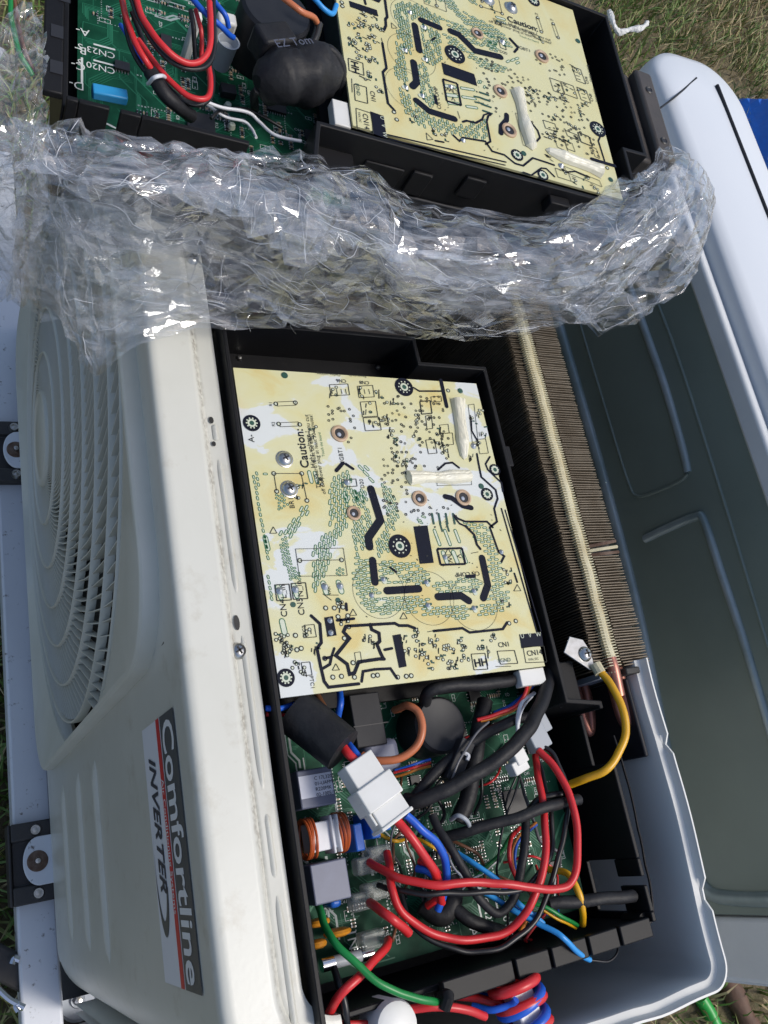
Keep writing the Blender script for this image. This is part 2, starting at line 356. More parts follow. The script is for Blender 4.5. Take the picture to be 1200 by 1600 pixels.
# grass: uncountable, one object; blades thin out into bare soil
def grass():
    mb = MB(); rng = random.Random(3)
    regs = [((.70, 2.9), (.45, 2.6), 45000), ((-.35, .30), (.30, 1.9), 11000), ((-.25, .12), (-.35, .35), 4500), ((.55, 1.5), (-.75, -.15), 2500), ((.2, .8), (1.2, 2.2), 4000)]
    for (x0, x1), (y0, y1), N in regs:
        for _ in range(N):
            x = rng.uniform(x0, x1); y = rng.uniform(y0, y1)
            d = noise.noise(Vector((x * 3.1, y * 3.1, 0))) + .5 * noise.noise(Vector((x * 9, y * 9, 4)))
            if d < -.30 + rng.uniform(-.3, .3): continue
            far = (x - 1.5) * .75 + rng.uniform(-.5, .5) + d * -.4     # drier towards the right
            mb.mi = 2 if (far > .55 or rng.random() < .18) else (1 if rng.random() < .4 else 0)
            h = rng.uniform(.018, .055); w = rng.uniform(.0012, .0028); a = rng.uniform(0, 6.28); l = rng.uniform(.2, 1.3) * h
            b = rng.uniform(0, 6.28); ca, sa = math.cos(a) * w, math.sin(a) * w; lx, ly = math.cos(b) * l, math.sin(b) * l
            mb.add([(x - ca, y - sa, GZ), (x + ca, y + sa, GZ), (x + ca * .8 + lx * .4, y + sa * .8 + ly * .4, GZ + h * .65), (x - ca * .8 + lx * .4, y - sa * .8 + ly * .4, GZ + h * .65), (x + lx, y + ly, GZ + h)], [(0, 1, 2, 3), (3, 2, 4)])
    o = put('grass', mb, [mat('blade_green', (.11, .20, .045), .6, vary=(4, (.17, .26, .06), .3, .7)), mat('blade_olive', (.24, .27, .09), .6), mat('blade_straw', (.50, .42, .23), .7, vary=(5, (.38, .29, .15), .3, .7))], sharp=0)
    tag(o, 'short patchy lawn grass, green with dry straw patches', 'grass', kind='stuff')
grass()

# ------------------------------------------------------------------ trolley under the unit
trolley = thing('trolley', (.096, .25, GZ), 'white painted steel tube trolley carrying the opened outdoor unit', 'trolley')
mb = MB(); mb.bb(.0775, .1165, -.45, .95, -.655, -.617); put('front_rail', mb, M['white'], trolley, bevel=.003)
mb = MB(); mb.bb(.36, .40, -.45, .95, -.655, -.617); put('back_rail', mb, M['white'], trolley, bevel=.003)
mb = MB(); mb.bb(.1170, .3595, -.192, -.152, -.657, -.6175); put('cross_bar', mb, M['white'], trolley, bevel=.003)
mb = MB(); mb.bb(.1170, .3595, .72, .76, -.657, -.6175); put('cross_bar', mb, M['white'], trolley, bevel=.003)
def wheel(c):
    m = MB(); m.lathe(c, [(.021, -.012), (.034, -.014), (.040, -.008), (.040, .008), (.034, .014), (.021, .012), (.021, -.012)], 36); w = put('wheel', m, M['rubber'], trolley)
    m = MB(); m.lathe(c, [(.0, .009), (.007, .010), (.008, .006), (.018, .006), (.0205, .010), (.0205, -.01), (0, -.01)], 28); put('rim', m, M['galv'], w)
    m = MB(); m.lathe(c, [(.0, .016), (.004, .0155), (.005, .009), (.005, .004)], 6); put('axle_nut', m, M['steel'], w)
wheel(W(120, 1562, -.672)); wheel(Vector((.13, .70, -.69)))
# rubber mounts with bolts
def mount(yc, nm='rubber_mount'):
    m = MB(); prof = [(-.040, -.6165), (-.040, -.604), (-.0225, -.604), (-.0215, -.611), (.0215, -.611), (.0225, -.604), (.040, -.604), (.040, -.6165)]
    x0, x1 = .0745, .1190
    vs = [(x0, yc + p[0], p[1]) for p in prof] + [(x1, yc + p[0], p[1]) for p in prof]; k = len(prof)
    m.add(vs, [tuple(range(k)), tuple(range(2 * k - 1, k - 1, -1))] + [(i, i + k, (i + 1) % k + k, (i + 1) % k) for i in range(k)])
    m.bb(x0 - .0035, x0 - .0002, yc - .040, yc + .040, -.640, -.606)
    o = put(nm, m, M['rubber'], trolley, bevel=.0015)
    for s in (-1, 1):
        b = MB(); c = Vector((.098, yc + s * .031, -.604)); b.lathe(c, [(0, .0022), (.003, .002), (.0032, .0040), (.0048, .0040), (.006, .0005), (.0062, 0)], 18); put('bolt', b, M['steel'], o)
ym = [W(60, 1345, -.605).y, W(20, 705, -.605).y]
for y_ in ym: mount(y_)
# latch with chrome hooks beside the rail
lt = MB(); lc = W(12, 1510, -.64); ax = (Vector((.8, -.6, 0)), Vector((.6, .8, 0)), Vector((0, 0, 1)))
lt.box(lc, (.05, .030, .03), ax); o = put('latch', lt, M['rubber'], trolley, bevel=.003)
for pts in ([(-4, 1545), (15, 1562), (38, 1574)], [(30, 1500), (22, 1498), (18, 1506)], [(30, 1568), (24, 1572), (28, 1580)]):
    m = MB(); m.tube([W(a, b, -.618) for a, b in pts], .0035, 8); put('chrome_hook', m, M['chrome'], o)

# ------------------------------------------------------------------ outdoor unit
A = .1126; B = .1535; ZB = -.60
unit = thing('outdoor_unit', (.26, .27, ZB), 'cream metal air conditioner outdoor unit with lid off and front fan grille', 'air conditioner')
# front panel: profile swept along y, rounded near corner, open behind the grille
GY, GZc, GR = .3622, -.3191, .2748
BZ = -.3130                                         # centre height of the raised square surround
hy, hz, cr = .2645, .2870, .060
def rrect(hy, hz, r, n=13):
    out = []
    for cy, cz, a0 in ((hy - r, hz - r, 0), (-hy + r, hz - r, 90), (-hy + r, -hz + r, 180), (hy - r, -hz + r, 270)):
        for k in range(n): a = R_(a0 + 90 * k / (n - 1)); out.append((cy + r * math.cos(a), cz + r * math.sin(a)))
    P = []
    for i, p in enumerate(out):                     # extra points along the straight sides
        q = out[(i + 1) % len(out)]; d = math.hypot(q[0] - p[0], q[1] - p[1]); m_ = max(1, int(d / .02))
        P += [(p[0] + (q[0] - p[0]) * k / m_, p[1] + (q[1] - p[1]) * k / m_) for k in range(m_)]
    return P
ZT = BZ + hz - .006
prof = [(0, ZB), (0, ZT), (0, -.0085), (0, -.0065), (.0004, -.0036), (.0014, -.0014), (.0032, -.0003), (.0054, 0), (.0070, -.0001), (.0240, -.0005), (.0255, -.0006), (.0275, -.0018), (.0290, -.0048), (.0302, -.0058), (.0310, -.0054), (.0320, -.0053), (.0382, -.0050), (.0390, -.0050), (.0409, -.0054), (.0411, -.016)]
YE, YF, CR = -.128, .665, .058
def front_pt(d, z, s):
    # s: position along path; d: offset inward from the outer skin
    if s[0] == 'y': return (A + d, s[1], z)
    a = s[1]; r = CR - d
    return (A + CR - r * math.cos(a), YE + CR - r * math.sin(a), z)
YH0, YH1 = GY - hy + .006, GY + hy - .006
ys_ = sorted(set([YF - i * (YF - (YE + CR)) / 60 for i in range(60)] + [YH0, YH1]), reverse=True)
path = [('y', y_) for y_ in ys_] + [('a', k * math.pi / 2 / 14) for k in range(15)]
m = MB(); k = len(prof); vs = []
for i, s in enumerate(path):
    for d, z in prof:
        w = 0
        if d > .0305 and s[0] == 'y': w = .0006 * noise.noise(Vector((s[1] * 25, d * 50, 0)))
        vs.append(front_pt(d, z + w, s))
m.add(vs, [(i * k + j, i * k + j + 1, (i + 1) * k + j + 1, (i + 1) * k + j) for i in range(len(path) - 1) for j in range(k - 1)
          if not (j == 0 and path[i][0] == 'y' and path[i + 1][0] == 'y' and path[i][1] <= YH1 + 1e-6 and path[i + 1][1] >= YH0 - 1e-6)])
ri = [(p_[0] * (1 - .008 / hy), p_[1] * (1 - .008 / hz)) for p_ in rrect(hy, hz, cr)]; nr_ = len(ri); vs = []
for y_, z_ in ri:
    kk = min((hy - .006) / max(1e-9, abs(y_)), (hz - .006) / max(1e-9, abs(z_))); vs += [(A + .0003, GY + y_, BZ + z_), (A + .0003, GY + y_ * kk, BZ + z_ * kk)]
m.add(vs, [(2 * i, 2 * i + 1, (2 * i + 3) % (2 * nr_), (2 * i + 2) % (2 * nr_)) for i in range(nr_)])
fp = put('front_panel', m, M['cream'], unit, sharp=50)
def bead(y0, y1, x, z, w, h, axis):
    """pressed bead: low rounded ridge"""
    m = MB(); L = []; n = 18
    for i in range(n + 1):
        t = i / n; y = y0 + (y1 - y0) * t; e = min(1, min(t, 1 - t) * 9); e = math.sin(e * math.pi / 2)
        for kx in range(7):
            u = (kx / 6 - .5); hh = h * e * math.cos(u * math.pi)
            L.append((x - hh - .00005, y, z + u * w * (.35 + .65 * e)) if axis == 'x' else (x + u * w * (.35 + .65 * e), y, z + hh + .00005))
    m.add(L, [(i * 7 + j, i * 7 + j + 1, (i + 1) * 7 + j + 1, (i + 1) * 7 + j) for i in range(n) for j in range(6)])
    return m
for z_, ya, yb in ((-.477, .076, -.062), (-.376, .076, -.065), (-.286, .075, -.068)):
    put('pressed_rib', bead(ya, yb, A, z_, .016, .0032, 'x'), M['cream'], fp, sharp=0)
for ya, yb in ((.222, .212), (.200, .122), (.098, .020), (.008, -.022), (-.030, -.10)):
    put('flange_bead', bead(ya, yb, A + .0350, -.0051, .0034, .0012, 'z'), M['cream'], fp, sharp=0)
def screw(c, r, parent, ax=None, m_=None):
    c = Vector(c); s = MB(); s.lathe(c, [(0, r * .62), (r * .5, r * .55), (r * .85, r * .3), (r, .0)], 20, ax)
    o = put('screw', s, m_ or M['steel'], parent)
    X, Y, Zv = ax if ax else (Vector((1, 0, 0)), Vector((0, 1, 0)), Vector((0, 0, 1)))
    a = random.uniform(0, 1.5); s = MB()
    for q in (a, a + math.pi / 2):
        d = X * math.cos(q) + Y * math.sin(q); s.box(c + Zv * (r * .60), (r * 1.0, r * .22, r * .14), (d, Zv.cross(d), Zv))
    put('screw_slot', s, M['dark'], o, sharp=0)
    return o
sc_ = W(375, 1015, -.002); screw((sc_.x, sc_.y, -.0050), .0045, unit); screw((A + .035, .335, -.0050), .0042, unit)
for (px, py, rx, ry) in ((371, 972, .0016, .0042), (331, 655, .0014, .0022), (335, 692, .0012, .0016)):
    c = W(px, py, -.0035); h = MB(); h.add([(c.x + rx * math.cos(q * .5236), c.y + ry * math.sin(q * .5236), -.0046) for q in range(12)], [tuple(range(12))]); put('hole', h, M['dark'], fp, sharp=0)

# fan grille ---------------------------------------------------------
gr = MB(); outer = rrect(hy, hz, cr); N = len(outer); rings = []
def ins(d): return [(p[0] * (1 - d / hy), p[1] * (1 - d / hz)) for p in outer]
for dx_, d in ((.0005, 0), (-.0060, 0), (-.0085, .0006), (-.0098, .0020), (-.0104, .0040)):
    rings.append([(A + dx_, GY + p[0], BZ + p[1]) for p in ins(d)])
def opening(grow, x):
    out = []
    for p in ins(.0075 - grow):
        y, z = p[0], p[1] + BZ - GZc; r = math.hypot(y, z); k = min(1, (GR + grow) / r); out.append((x, GY + y * k, GZc + z * k))
    return out
for g_, x in ((.0016, A - .0030), (.0004, A - .0026), (0, A - .0016), (0, A + .012)): rings.append(opening(g_, x))
vs = [p for rg in rings for p in rg]
gr.add(vs, [(i * N + j, i * N + (j + 1) % N, (i + 1) * N + (j + 1) % N, (i + 1) * N + j) for i in range(len(rings) - 1) for j in range(N)])
grille = put('fan_grille', gr, M['grille'], unit, sharp=22)
def gx(r): return .0943 + .0158 * (r / .27) ** 2    # domed outward towards the hub
AXG = (Vector((0, 1, 0)), Vector((0, 0, 1)), Vector((-1, 0, 0)))
hub = MB(); hub.lathe((gx(.03), GY, GZc), [(0, .0026), (.034, .0026), (.0350, .0020), (.0375, .0020), (.0400, .0036), (.0420, .0030), (.0430, 0), (.0430, -.008)], 56, AXG); put('hub', hub, M['grille'], grille)
def clipped(y, z, m_=.004): return abs(y) > hy - m_ or abs(z + GZc - BZ) > hz - m_
for r in (.0761, .1149, .1501, .1838, .2176, .2494, .2728):
    m = MB(); n_ = 120; pr = [(-.0010, -.0045), (-.0010, .0014), (-.0005, .0022), (.0005, .0022), (.0010, .0014), (.0010, -.0045)]; ids = []
    for k in range(n_ + 1):
        a = 2 * math.pi * k / n_; y, z = r * math.cos(a), r * math.sin(a)
        ids.append(None if clipped(y, z) else len(m.v))
        if ids[-1] is not None: m.v += [Vector((gx(r) - d, GY + (r + w) * math.cos(a), GZc + (r + w) * math.sin(a))) for w, d in pr]
    for k in range(n_):
        if ids[k] is not None and ids[k + 1] is not None:
            for j in range(5): m.f.append((ids[k] + j, ids[k + 1] + j, ids[k + 1] + j + 1, ids[k] + j + 1)); m.m.append(0)
    put('ring', m, M['grille'], grille)
NV = 116
def vane(a0, full=True):
    vb = MB(); pts = []
    for i in range(19):
        t = i / 18; r = .0420 * (.2742 / .0420) ** t; pts.append((r, a0 - math.log(r / .042)))
    vs = []
    for r, a in pts:
        y, z = r * math.cos(a), r * math.sin(a)
        if clipped(y, z, .002): break
        x = gx(r); tw = -.0010
        for dx_, da in ((-.0006, -.00055), (-.0006, .00055), (.0065, .0005 + tw), (.0065, -.0005 + tw)):
            aa = a + da / r; vs.append((x + dx_, r * math.cos(aa), r * math.sin(aa)))
    k = len(vs) // 4
    vb.add(vs, [(i * 4 + j, i * 4 + (j + 1) % 4, i * 4 + 4 + (j + 1) % 4, i * 4 + 4 + j) for i in range(k - 1) for j in range(4)]); return vb, k
Minv = WM[unit].inverted(); vfull = None
for i in range(NV):
    a0 = 2 * math.pi * i / NV; vb, k = vane(a0); p = Minv @ Vector((0, GY, GZc))
    if k == 19:
        if vfull is None: vfull = (mesh_of('vane', vb, M['grille'], None, 40), a0)
        o = link('vane', vfull[0], grille); o.rotation_euler = (a0 - vfull[1], 0, 0)
    else: o = link('vane', mesh_of('vane', vb, M['grille'], None, 40), grille)
    o.location = p
# fan behind the grille
fan = MB(); fan.lathe((A + .045, GY, GZc), [(0, .012), (.05, .010), (.056, -.03), (0, -.03)], 30, AXG)
for q in range(3):
    vs = []; a0 = q * 2.094
    for i in range(7):
        r = .05 + .19 * i / 6
        for j in range(9):
            a = a0 + 1.35 * j / 8 + .25 * i / 6; vs.append((A + .035 + .055 * j / 8, GY + r * math.cos(a), GZc + r * math.sin(a)))
    fan.add(vs, [(i * 9 + j, i * 9 + j + 1, i * 9 + j + 10, i * 9 + j + 9) for i in range(6) for j in range(8)])
put('fan', fan, mat('fan_plastic', (.035, .035, .034), .5), unit)
# brand sticker ---------------------------------------------------------
SX = A - .0006; YA, YB_, ZS0, ZS1 = .0685, -.0665, -.1045, -.0255
SU = Vector((0, -1, 0)); SV = Vector((0, 0, 1)); SO = Vector((SX, YA, ZS0)); SL = YA - YB_; SH = ZS1 - ZS0
def srect(u0, u1, v0, v1, dx=0):
    m = MB(); o = SO - Vector((dx, 0, 0)); m.add([o + SU * u0 + SV * v0, o + SU * u1 + SV * v0, o + SU * u1 + SV * v1, o + SU * u0 + SV * v1], [(0, 1, 2, 3)]); return m
stk = put('brand_sticker', srect(0, SL, 0, SH), M['stk_w'], unit, sharp=0, label='white sticker with grey and red bands lettered Comfortline INVERTER')
put('grey_band', srect(0, SL, SH * .60, SH, .0002), M['stk_d'], stk, sharp=0)
put('red_band', srect(0, SL, SH * .475, SH * .575, .0002), M['stk_r'], stk, sharp=0)
def stext(nm, body, u0, u1, v, size, mt, bold=0, shear=0):
    vs, fs, wd = glyphs(body, bold, shear); m = MB(); sx = (u1 - u0) / wd
    m.add([SO - Vector((.0004, 0, 0)) + SU * (u0 + p[0] * sx) + SV * (v + p[1] * size) for p in vs], fs); put(nm, m, mt, stk, sharp=0)
stext('lettering', 'Comfortline', .003, SL - .003, SH * .665, .0335, M['stk_p'], .016)
stext('lettering', 'Air Conditioning Systems', .032, .100, SH * .495, .0082, M['stk_p'], .0)
stext('lettering', 'INVERTER', .017, .090, SH * .16, .0215, M['stk_i'], .02, .35)
m = MB(); cu, cv = .078, SH * .20; n = 40; vs = []
for i in range(n + 1):
    a = -2.6 + 3.9 * i / n; w = .0085 * max(0.03, math.cos((a - .35) / 1.9)) ** 3
    for rr in (0, w): vs.append(SO - Vector((.0003, 0, 0)) + SU * (cu + (.034 - rr) * math.cos(a)) + SV * (cv + (.0135 - rr * .5) * math.sin(a)))
m.add(vs, [(2 * i, 2 * i + 1, 2 * i + 3, 2 * i + 2) for i in range(n)]); put('swoosh', m, M['stk_d'], stk, sharp=0)
# unit feet on the mounts
for y_ in ym:
    m = MB(); c = Vector((.1005, y_, -.603)); pts = []
    for q in range(25): a = math.pi / 2 + math.pi * q / 24; pts.append((c.x + .016 * math.cos(a), c.y + .024 * math.sin(a)))
    pts += [(.135, y_ - .024), (.135, y_ + .024)]; m.prism(pts, -.6035, -.600); ft = put('foot', m, M['white'], unit, bevel=.001)
    m = MB(); m.lathe((.0985, y_, -.600), [(0, .0012), (.0095, .0012), (.0105, 0)], 26); put('washer', m, M['rust'], ft)
    m = MB(); m.lathe((.0985, y_, -.5988), [(0, .004), (.0026, .0038), (.0034, .001), (.0036, 0)], 12); put('bolt', m, M['steel'], ft)
# near end and rear corner panel: swept folded sheet
EP = []; RC = .017
x_in, yb_, xb = A + CR, YE - .006, .4125
for i in range(40): EP.append(Vector((x_in - .045 + (xb - RC - x_in + .045) * i / 39, yb_, 0)))
for i in range(1, 13): a = math.pi / 2 * i / 12; EP.append(Vector((xb - RC + RC * math.sin(a), yb_ + RC - RC * math.cos(a), 0)))
for i in range(1, 30): EP.append(Vector((xb + .004 * i / 29, yb_ + RC + (.060 - yb_ - RC) * i / 29, 0)))
ep = [(0, ZB), (0, -.012), (0, -.0015), (.0004, .0006), (.0017, .0008), (.0021, -.0022), (.0030, -.0046), (.0066, -.0056), (.0074, -.0075), (.0078, -.03), (.0078, -.2), (.0078, ZB)]
m = MB(); k = len(ep); vs = []
for i, p in enumerate(EP):
    t = (EP[min(i + 1, len(EP) - 1)] - EP[max(i - 1, 0)]).normalized(); nin = Vector((-t.y, t.x, 0))
    nz = noise.noise(p * 38) ; nz2 = noise.noise(p * 14 + Vector((5, 0, 0)))
    for j, (d, z) in enumerate(ep):
        top = 1 if 1 < j < 9 else 0
        cut = .0042 if (2 <= j <= 5 and ((i > 46 and (.000 < p.y < .010 or -.092 < p.y < -.080)) or (i < 40 and .285 < p.x < .297))) else 0
        z -= cut
        vs.append(p + nin * (d + top * (.0012 * nz + .0030 * nz2)) + Vector((0, 0, z + top * .0012 * nz)))
m.add(vs, [(i * k + j, (i + 1) * k + j, (i + 1) * k + j + 1, i * k + j + 1) for i in range(len(EP) - 1) for j in range(k - 1)])
sp = put('side_panel', m, M['panel_in'], unit, sharp=32)
m = MB(); q = [W(985, 1100, -.012), W(1003, 1090, -.012)]
m.bb(.4015, .4045, .0, .05, -.14, -.010); put('insulation_pad', m, M['dgrey'], unit, bevel=.001)
# base pan, back guard, partition, far end
m = MB(); m.bb(A + .002, .42, -.12, YF - .004, ZB, ZB + .004); put('base_pan', m, M['dark'], unit)
m = MB(); m.bb(A + .004, .43, YF - .003, YF, ZB + .005, -.004); put('far_end_panel', m, M['cream'], unit)
m = MB(); m.bb(.166, .378, .048, .0505, ZB + .005, -.066); put('partition', m, M['dark'], unit)
m = MB(); m.bb(.1565, .1585, .02, YF - .006, ZB + .005, -.06); put('fan_shroud', m, M['dark'], unit)
m = MB(); m.bb(.425, .4265, .065, YF - .006, ZB + .005, -.060); put('back_guard', m, M['dark'], unit)
# condenser coil
coil = MB(); Y0c, Y1c = .058, .640; dyc = .00185; i = 0; y = Y0c; rng = random.Random(5)
coil_e = MB()
gapc = W(945, 857, -.006).y
while y < Y1c:
    for x0, x1, zt in ((.3795, .3985, -.009), (.4000, .4235, -.007)):
        if abs(y - gapc) < .0045 and x0 > .39: continue
        w = rng.uniform(-.0005, .0005) + .0011 * noise.noise(Vector((y * 60, x0 * 90, 0))); zz = zt + rng.uniform(-.0006, .0006); t = .00028
        z0 = -.26 if y < .36 else -.1
        coil.add([(x0 + w, y - t, z0), (x1, y - t, z0), (x1, y - t + w * .8, zz), (x0 + w, y - t, zz), (x0 + w, y + t, z0), (x1, y + t, z0), (x1, y + t + w * .8, zz), (x0 + w, y + t, zz)], [(0, 1, 2, 3), (7, 6, 5, 4), (3, 2, 6, 7), (0, 3, 7, 4), (1, 5, 6, 2)])
    y += dyc * rng.uniform(.93, 1.07)
cc = MB(); cc.bb(.382, .3975, Y0c, Y1c, -.27, -.013); cc.bb(.402, .4220, Y0c, Y1c, -.27, -.0125)
core = put('coil', cc, M['dark'], unit)
put('fins', coil, M['fin'], core, sharp=0, kind='stuff')
m = MB(); n = 120
for i in range(n): pass
m.tube([(.3925 + .0006 * math.sin(i * 2.1), Y0c - .004 + (Y1c - Y0c) * i / 60, -.0088 + .0003 * math.sin(i)) for i in range(61)], .0036, 10, 1); put('lit_fin_strip', m, M['finp'], core)  # pale strip painted in for light reflected by the fin edges
m = MB(); yy = Y0c + .0006
while yy < Y1c: m.bb(.3875, .3975, yy - .00025, yy + .00025, -.010, -.0050); yy += dyc
put('strip_fins', m, M['finp'], core, sharp=0, kind='stuff')
for q, dz in ((-.0034, 0), (.0, .0004), (.0036, 0)):
    m = MB(); m.tube([(.4005, gapc + q * .9, -.010), (.410, gapc + q, -.0065 + dz), (.4225, gapc + q * 1.15 + .001, -.006)], .0012, 6, 4); put('bent_fin', m, M['finp'] if q == 0 else M['rust'], core)
m = MB(); m.bb(.3985, .4105, .0515, .0560, -.2, -.0035); put('end_plate', m, M['dark'], core, bevel=.001)
m = MB(); m.bb(.3815, .398, .0520, .0555, -.2, -.010); put('end_plate', m, M['galv'], core)
for (xa, xb2, z_) in ((.3955, .4035, -.016), (.386, .394, -.042), (.400, .409, -.06)):
    m = MB(); m.tube([(xa, .066, z_), (xa, .045, z_), (xa + .001, .030, z_ - .001), ((xa + xb2) / 2, .0225, z_ - .002), (xb2 - .001, .030, z_ - .001), (xb2, .045, z_), (xb2, .066, z_)], .0036, 12, 6); put('copper_bend', m, M['copper'], core)
m = MB(); m.tube([(.3925, .064, -.0088), (.3930, .056, -.009), (.3945, .040, -.012)], .0043, 12, 6); put('copper_stub', m, M['copper'], core)

# ------------------------------------------------------------------ control boxes
C1 = Vector((.2475, .160, 0))
box1 = thing('control_box', C1, 'black plastic control box with stained yellow board set inside the open outdoor unit', 'control box', 'control boxes with yellowed boards')
box2 = thing('control_box', (.318, .436, .1), 'black control box resting on crumpled clear film on top of the unit', 'control box', 'control boxes with yellowed boards', rz=R_(-94.2))
GB = -.042                                     # top of the green board
def L(p, z=None):
    p = Vector(p) if len(p) == 3 else Vector((p[0], p[1], 0)); q = p - C1
    if z is not None: q.z = z
    return q
def loc(mb): mb.v = [v - C1 for v in mb.v]; return mb
def shared(name, mb, mats, sharp=35, bevel=0, kind=None, m2=None, parts=None):
    """one mesh (in the first box's coordinates) used as the same part of both boxes"""
    me = mesh_of(name, loc(mb), mats, None, sharp); out = []
    for i, b in enumerate((box1, box2)):
        p = b if parts is None else parts[i]
        mm = me
        if i == 1 and m2 is not None: mm = me.copy(); mm.materials.clear(); mm.materials.append(m2)
        o = link(name, mm, p); out.append(o)
        if bevel:
            q = o.modifiers.new('bevel', 'BEVEL'); q.width = bevel; q.segments = 2; q.limit_method = 'ANGLE'; q.angle_limit = R_(40)
        if kind: o['kind'] = kind
    return out
XL, XR, XG, YN, YT = .1585, .3410, .3655, -.0885, .287
t = MB()
t.wall([(XL, YN), (XL, YT), (.289, YT), (.2895, .268), (XR, .268), (XR, .040), (XG, .036), (XG, .0365 - .004)], -.066, .003, .0028)
t.bb(XG - .0014, XG + .0014, .0005, .0322, -.066, -.018)
t.bb(XG - .0014, XG + .0014, -.0540, .0003, -.066, .001)
t.bb(XG - .0014, XG + .0014, -.0640, -.0542, -.020, .001); t.bb(XG - .0014, XG + .0014, -.0830, -.0690, -.020, .001)
t.bb(XG - .0014, XG + .0014, -.0830, -.0542, -.066, -.0465); t.bb(XG - .0014, XG + .0014, YN, -.0832, -.066, .001)
t.bb(XL + .0016, XG - .0016, YN - .0014, YN + .0014, -.066, -.006)
t.prism([(XL, YN), (XG, YN), (XG, .036), (XR, .040), (XR, .268), (.2895, .268), (.289, YT), (XL, YT)], -.0685, -.0662)
tray = shared('tray', t, M['black'], bevel=.0006)
t = MB(); t.bb(XL + .0016, XR - .0016, .058, .268 - .0018, -.034, -.030); t.bb(XL + .0016, .2875, .2664, YT - .0016, -.034, -.030)
shared('shelf', t, M['black'], parts=tray)
t = MB(); t.bb(.166, .329, .066, .254, -.028, -.008); t.bb(XR + .0018, XR + .004, .07, .25, -.05, -.030); shared('heat_sink', t, M['dgrey'], bevel=.001)
# clamp bars on the near wall
for xa, xb_ in ((.224, .2665), (.2685, .290), (.292, .3155), (.3175, .338), (.340, .3625)):
    t = MB(); t.bb(xa, xb_, YN - .0072, YN + .0030, -.0045, .0005); t.bb(xa + .001, xb_ - .001, YN - .0050, YN - .0018, -.014, -.0047); put('clamp_bar', t, M['black'], box1, bevel=.0007)
t = MB(); t.bb(XL + .002, XG - .002, YN - .0105, YN - .0016, -.004, .0); loc(t); ef = put('end_flange', t, M['black'], box2, local=True, bevel=.0008)
for xx in (.348, .325, .300, .274, .248):
    t = MB(); t.bb(xx - .004, xx + .004, YN - .0075 + (.003 if xx == .300 else 0), YN - .0018 + (.003 if xx == .300 else 0), .0001, .0004); loc(t); put('flange_hole', t, M['smd_b'], ef, local=True, sharp=0)
# outside latches and tabs
for y0, y1, w, z0, z1 in ((.197, .212, .0085, -.012, -.002), (.138, .152, .004, -.02, -.004), (.105, .118, .004, -.028, -.010), (.075, .100, .003, -.05, -.012), (.14, .185, .003, -.058, -.03), (.226, .236, .006, -.03, -.004)):
    t = MB(); t.bb(XR + .0016, XR + w, y0, y1, z0, z1); shared('latch', t, M['black'], bevel=.0008)
M2 = WM[box2]; M2i = M2.inverted()
ca = M2i @ W(985, 92, .1); cb = M2i @ W(1052, 243, .1)
t = MB(); t.bb(.206, .2885, YT + .0125, YT + .0285, -.05, .0045); t.bb(.206, .2885, YT + .0015, YT + .0123, -.05, -.002); br = shared('end_bracket', t, M['black_b'], bevel=.0025)
for xx in (.225, .272):
    t = MB(); t.lathe((xx, YT + .0205, .0047), [(.0032, 0), (.0024, .0006), (.0019, .0002), (0, .0001)], 16); shared('bracket_hole', t, M['smd_b'], parts=br)
t = MB(); t.bb(XR + .001, .3625, .0415, .0440, -.066, -.01); t.bb(.3440, .3625, .0375, .0655, -.0120, -.0095); shared('rear_bracket', t, M['black'], bevel=.001)

# ---- yellow board with its print --------------------------------------
def Zp(x, y): p = W(340 + .45 * x, 480 + .45 * y, 0); return (p.x, p.y)
BX0, BX1, BY0, BY1 = .1617, .3330, .0627, .2573
t = MB(); t.bb(BX0, BX1, BY0, BY1, -.0016, 0)
brd = shared('circuit_board', t, M['board'], sharp=0, m2=M['board2'])
zk, zg, zp_ = .00034, .00022, .00012
slots_p = []
K = MB(); G = MB(); T = MB(); PD = MB(); F = MB()      # black, green, dark green, pale pads, fine grey
def kl(pts, w): K.line([Zp(*p) for p in pts], w * .000195, zk)
# wide black slots
for pts, w in (([(532, 632), (565, 740), (523, 800), (527, 832)], 26), ([(538, 880), (546, 955)], 24), ([(588, 985), (698, 978)], 24),
               ([(765, 1006), (845, 1002), (872, 1020)], 24), ([(918, 872), (938, 965), (922, 1010)], 24), ([(790, 658), (812, 663), (850, 690), (880, 697)], 18)):
    q_ = MB(); q_.line([Zp(*p) for p in pts], w * .000195, zk); slots_p.append(('black_slot', q_))
for pts in ([(680, 762), (728, 758), (750, 888), (702, 892)], [(607, 1140), (635, 1135), (656, 1248), (630, 1253)], [(370, 1078), (400, 1073), (413, 1140), (381, 1145)],
            [(1047, 1137), (1124, 1130), (1130, 1175), (1055, 1185)], [(860, 930), (895, 928), (896, 940), (862, 942)]):
    q_ = MB(); q_.poly([Zp(*p) for p in pts][::-1], zk); slots_p.append(('black_block', q_))
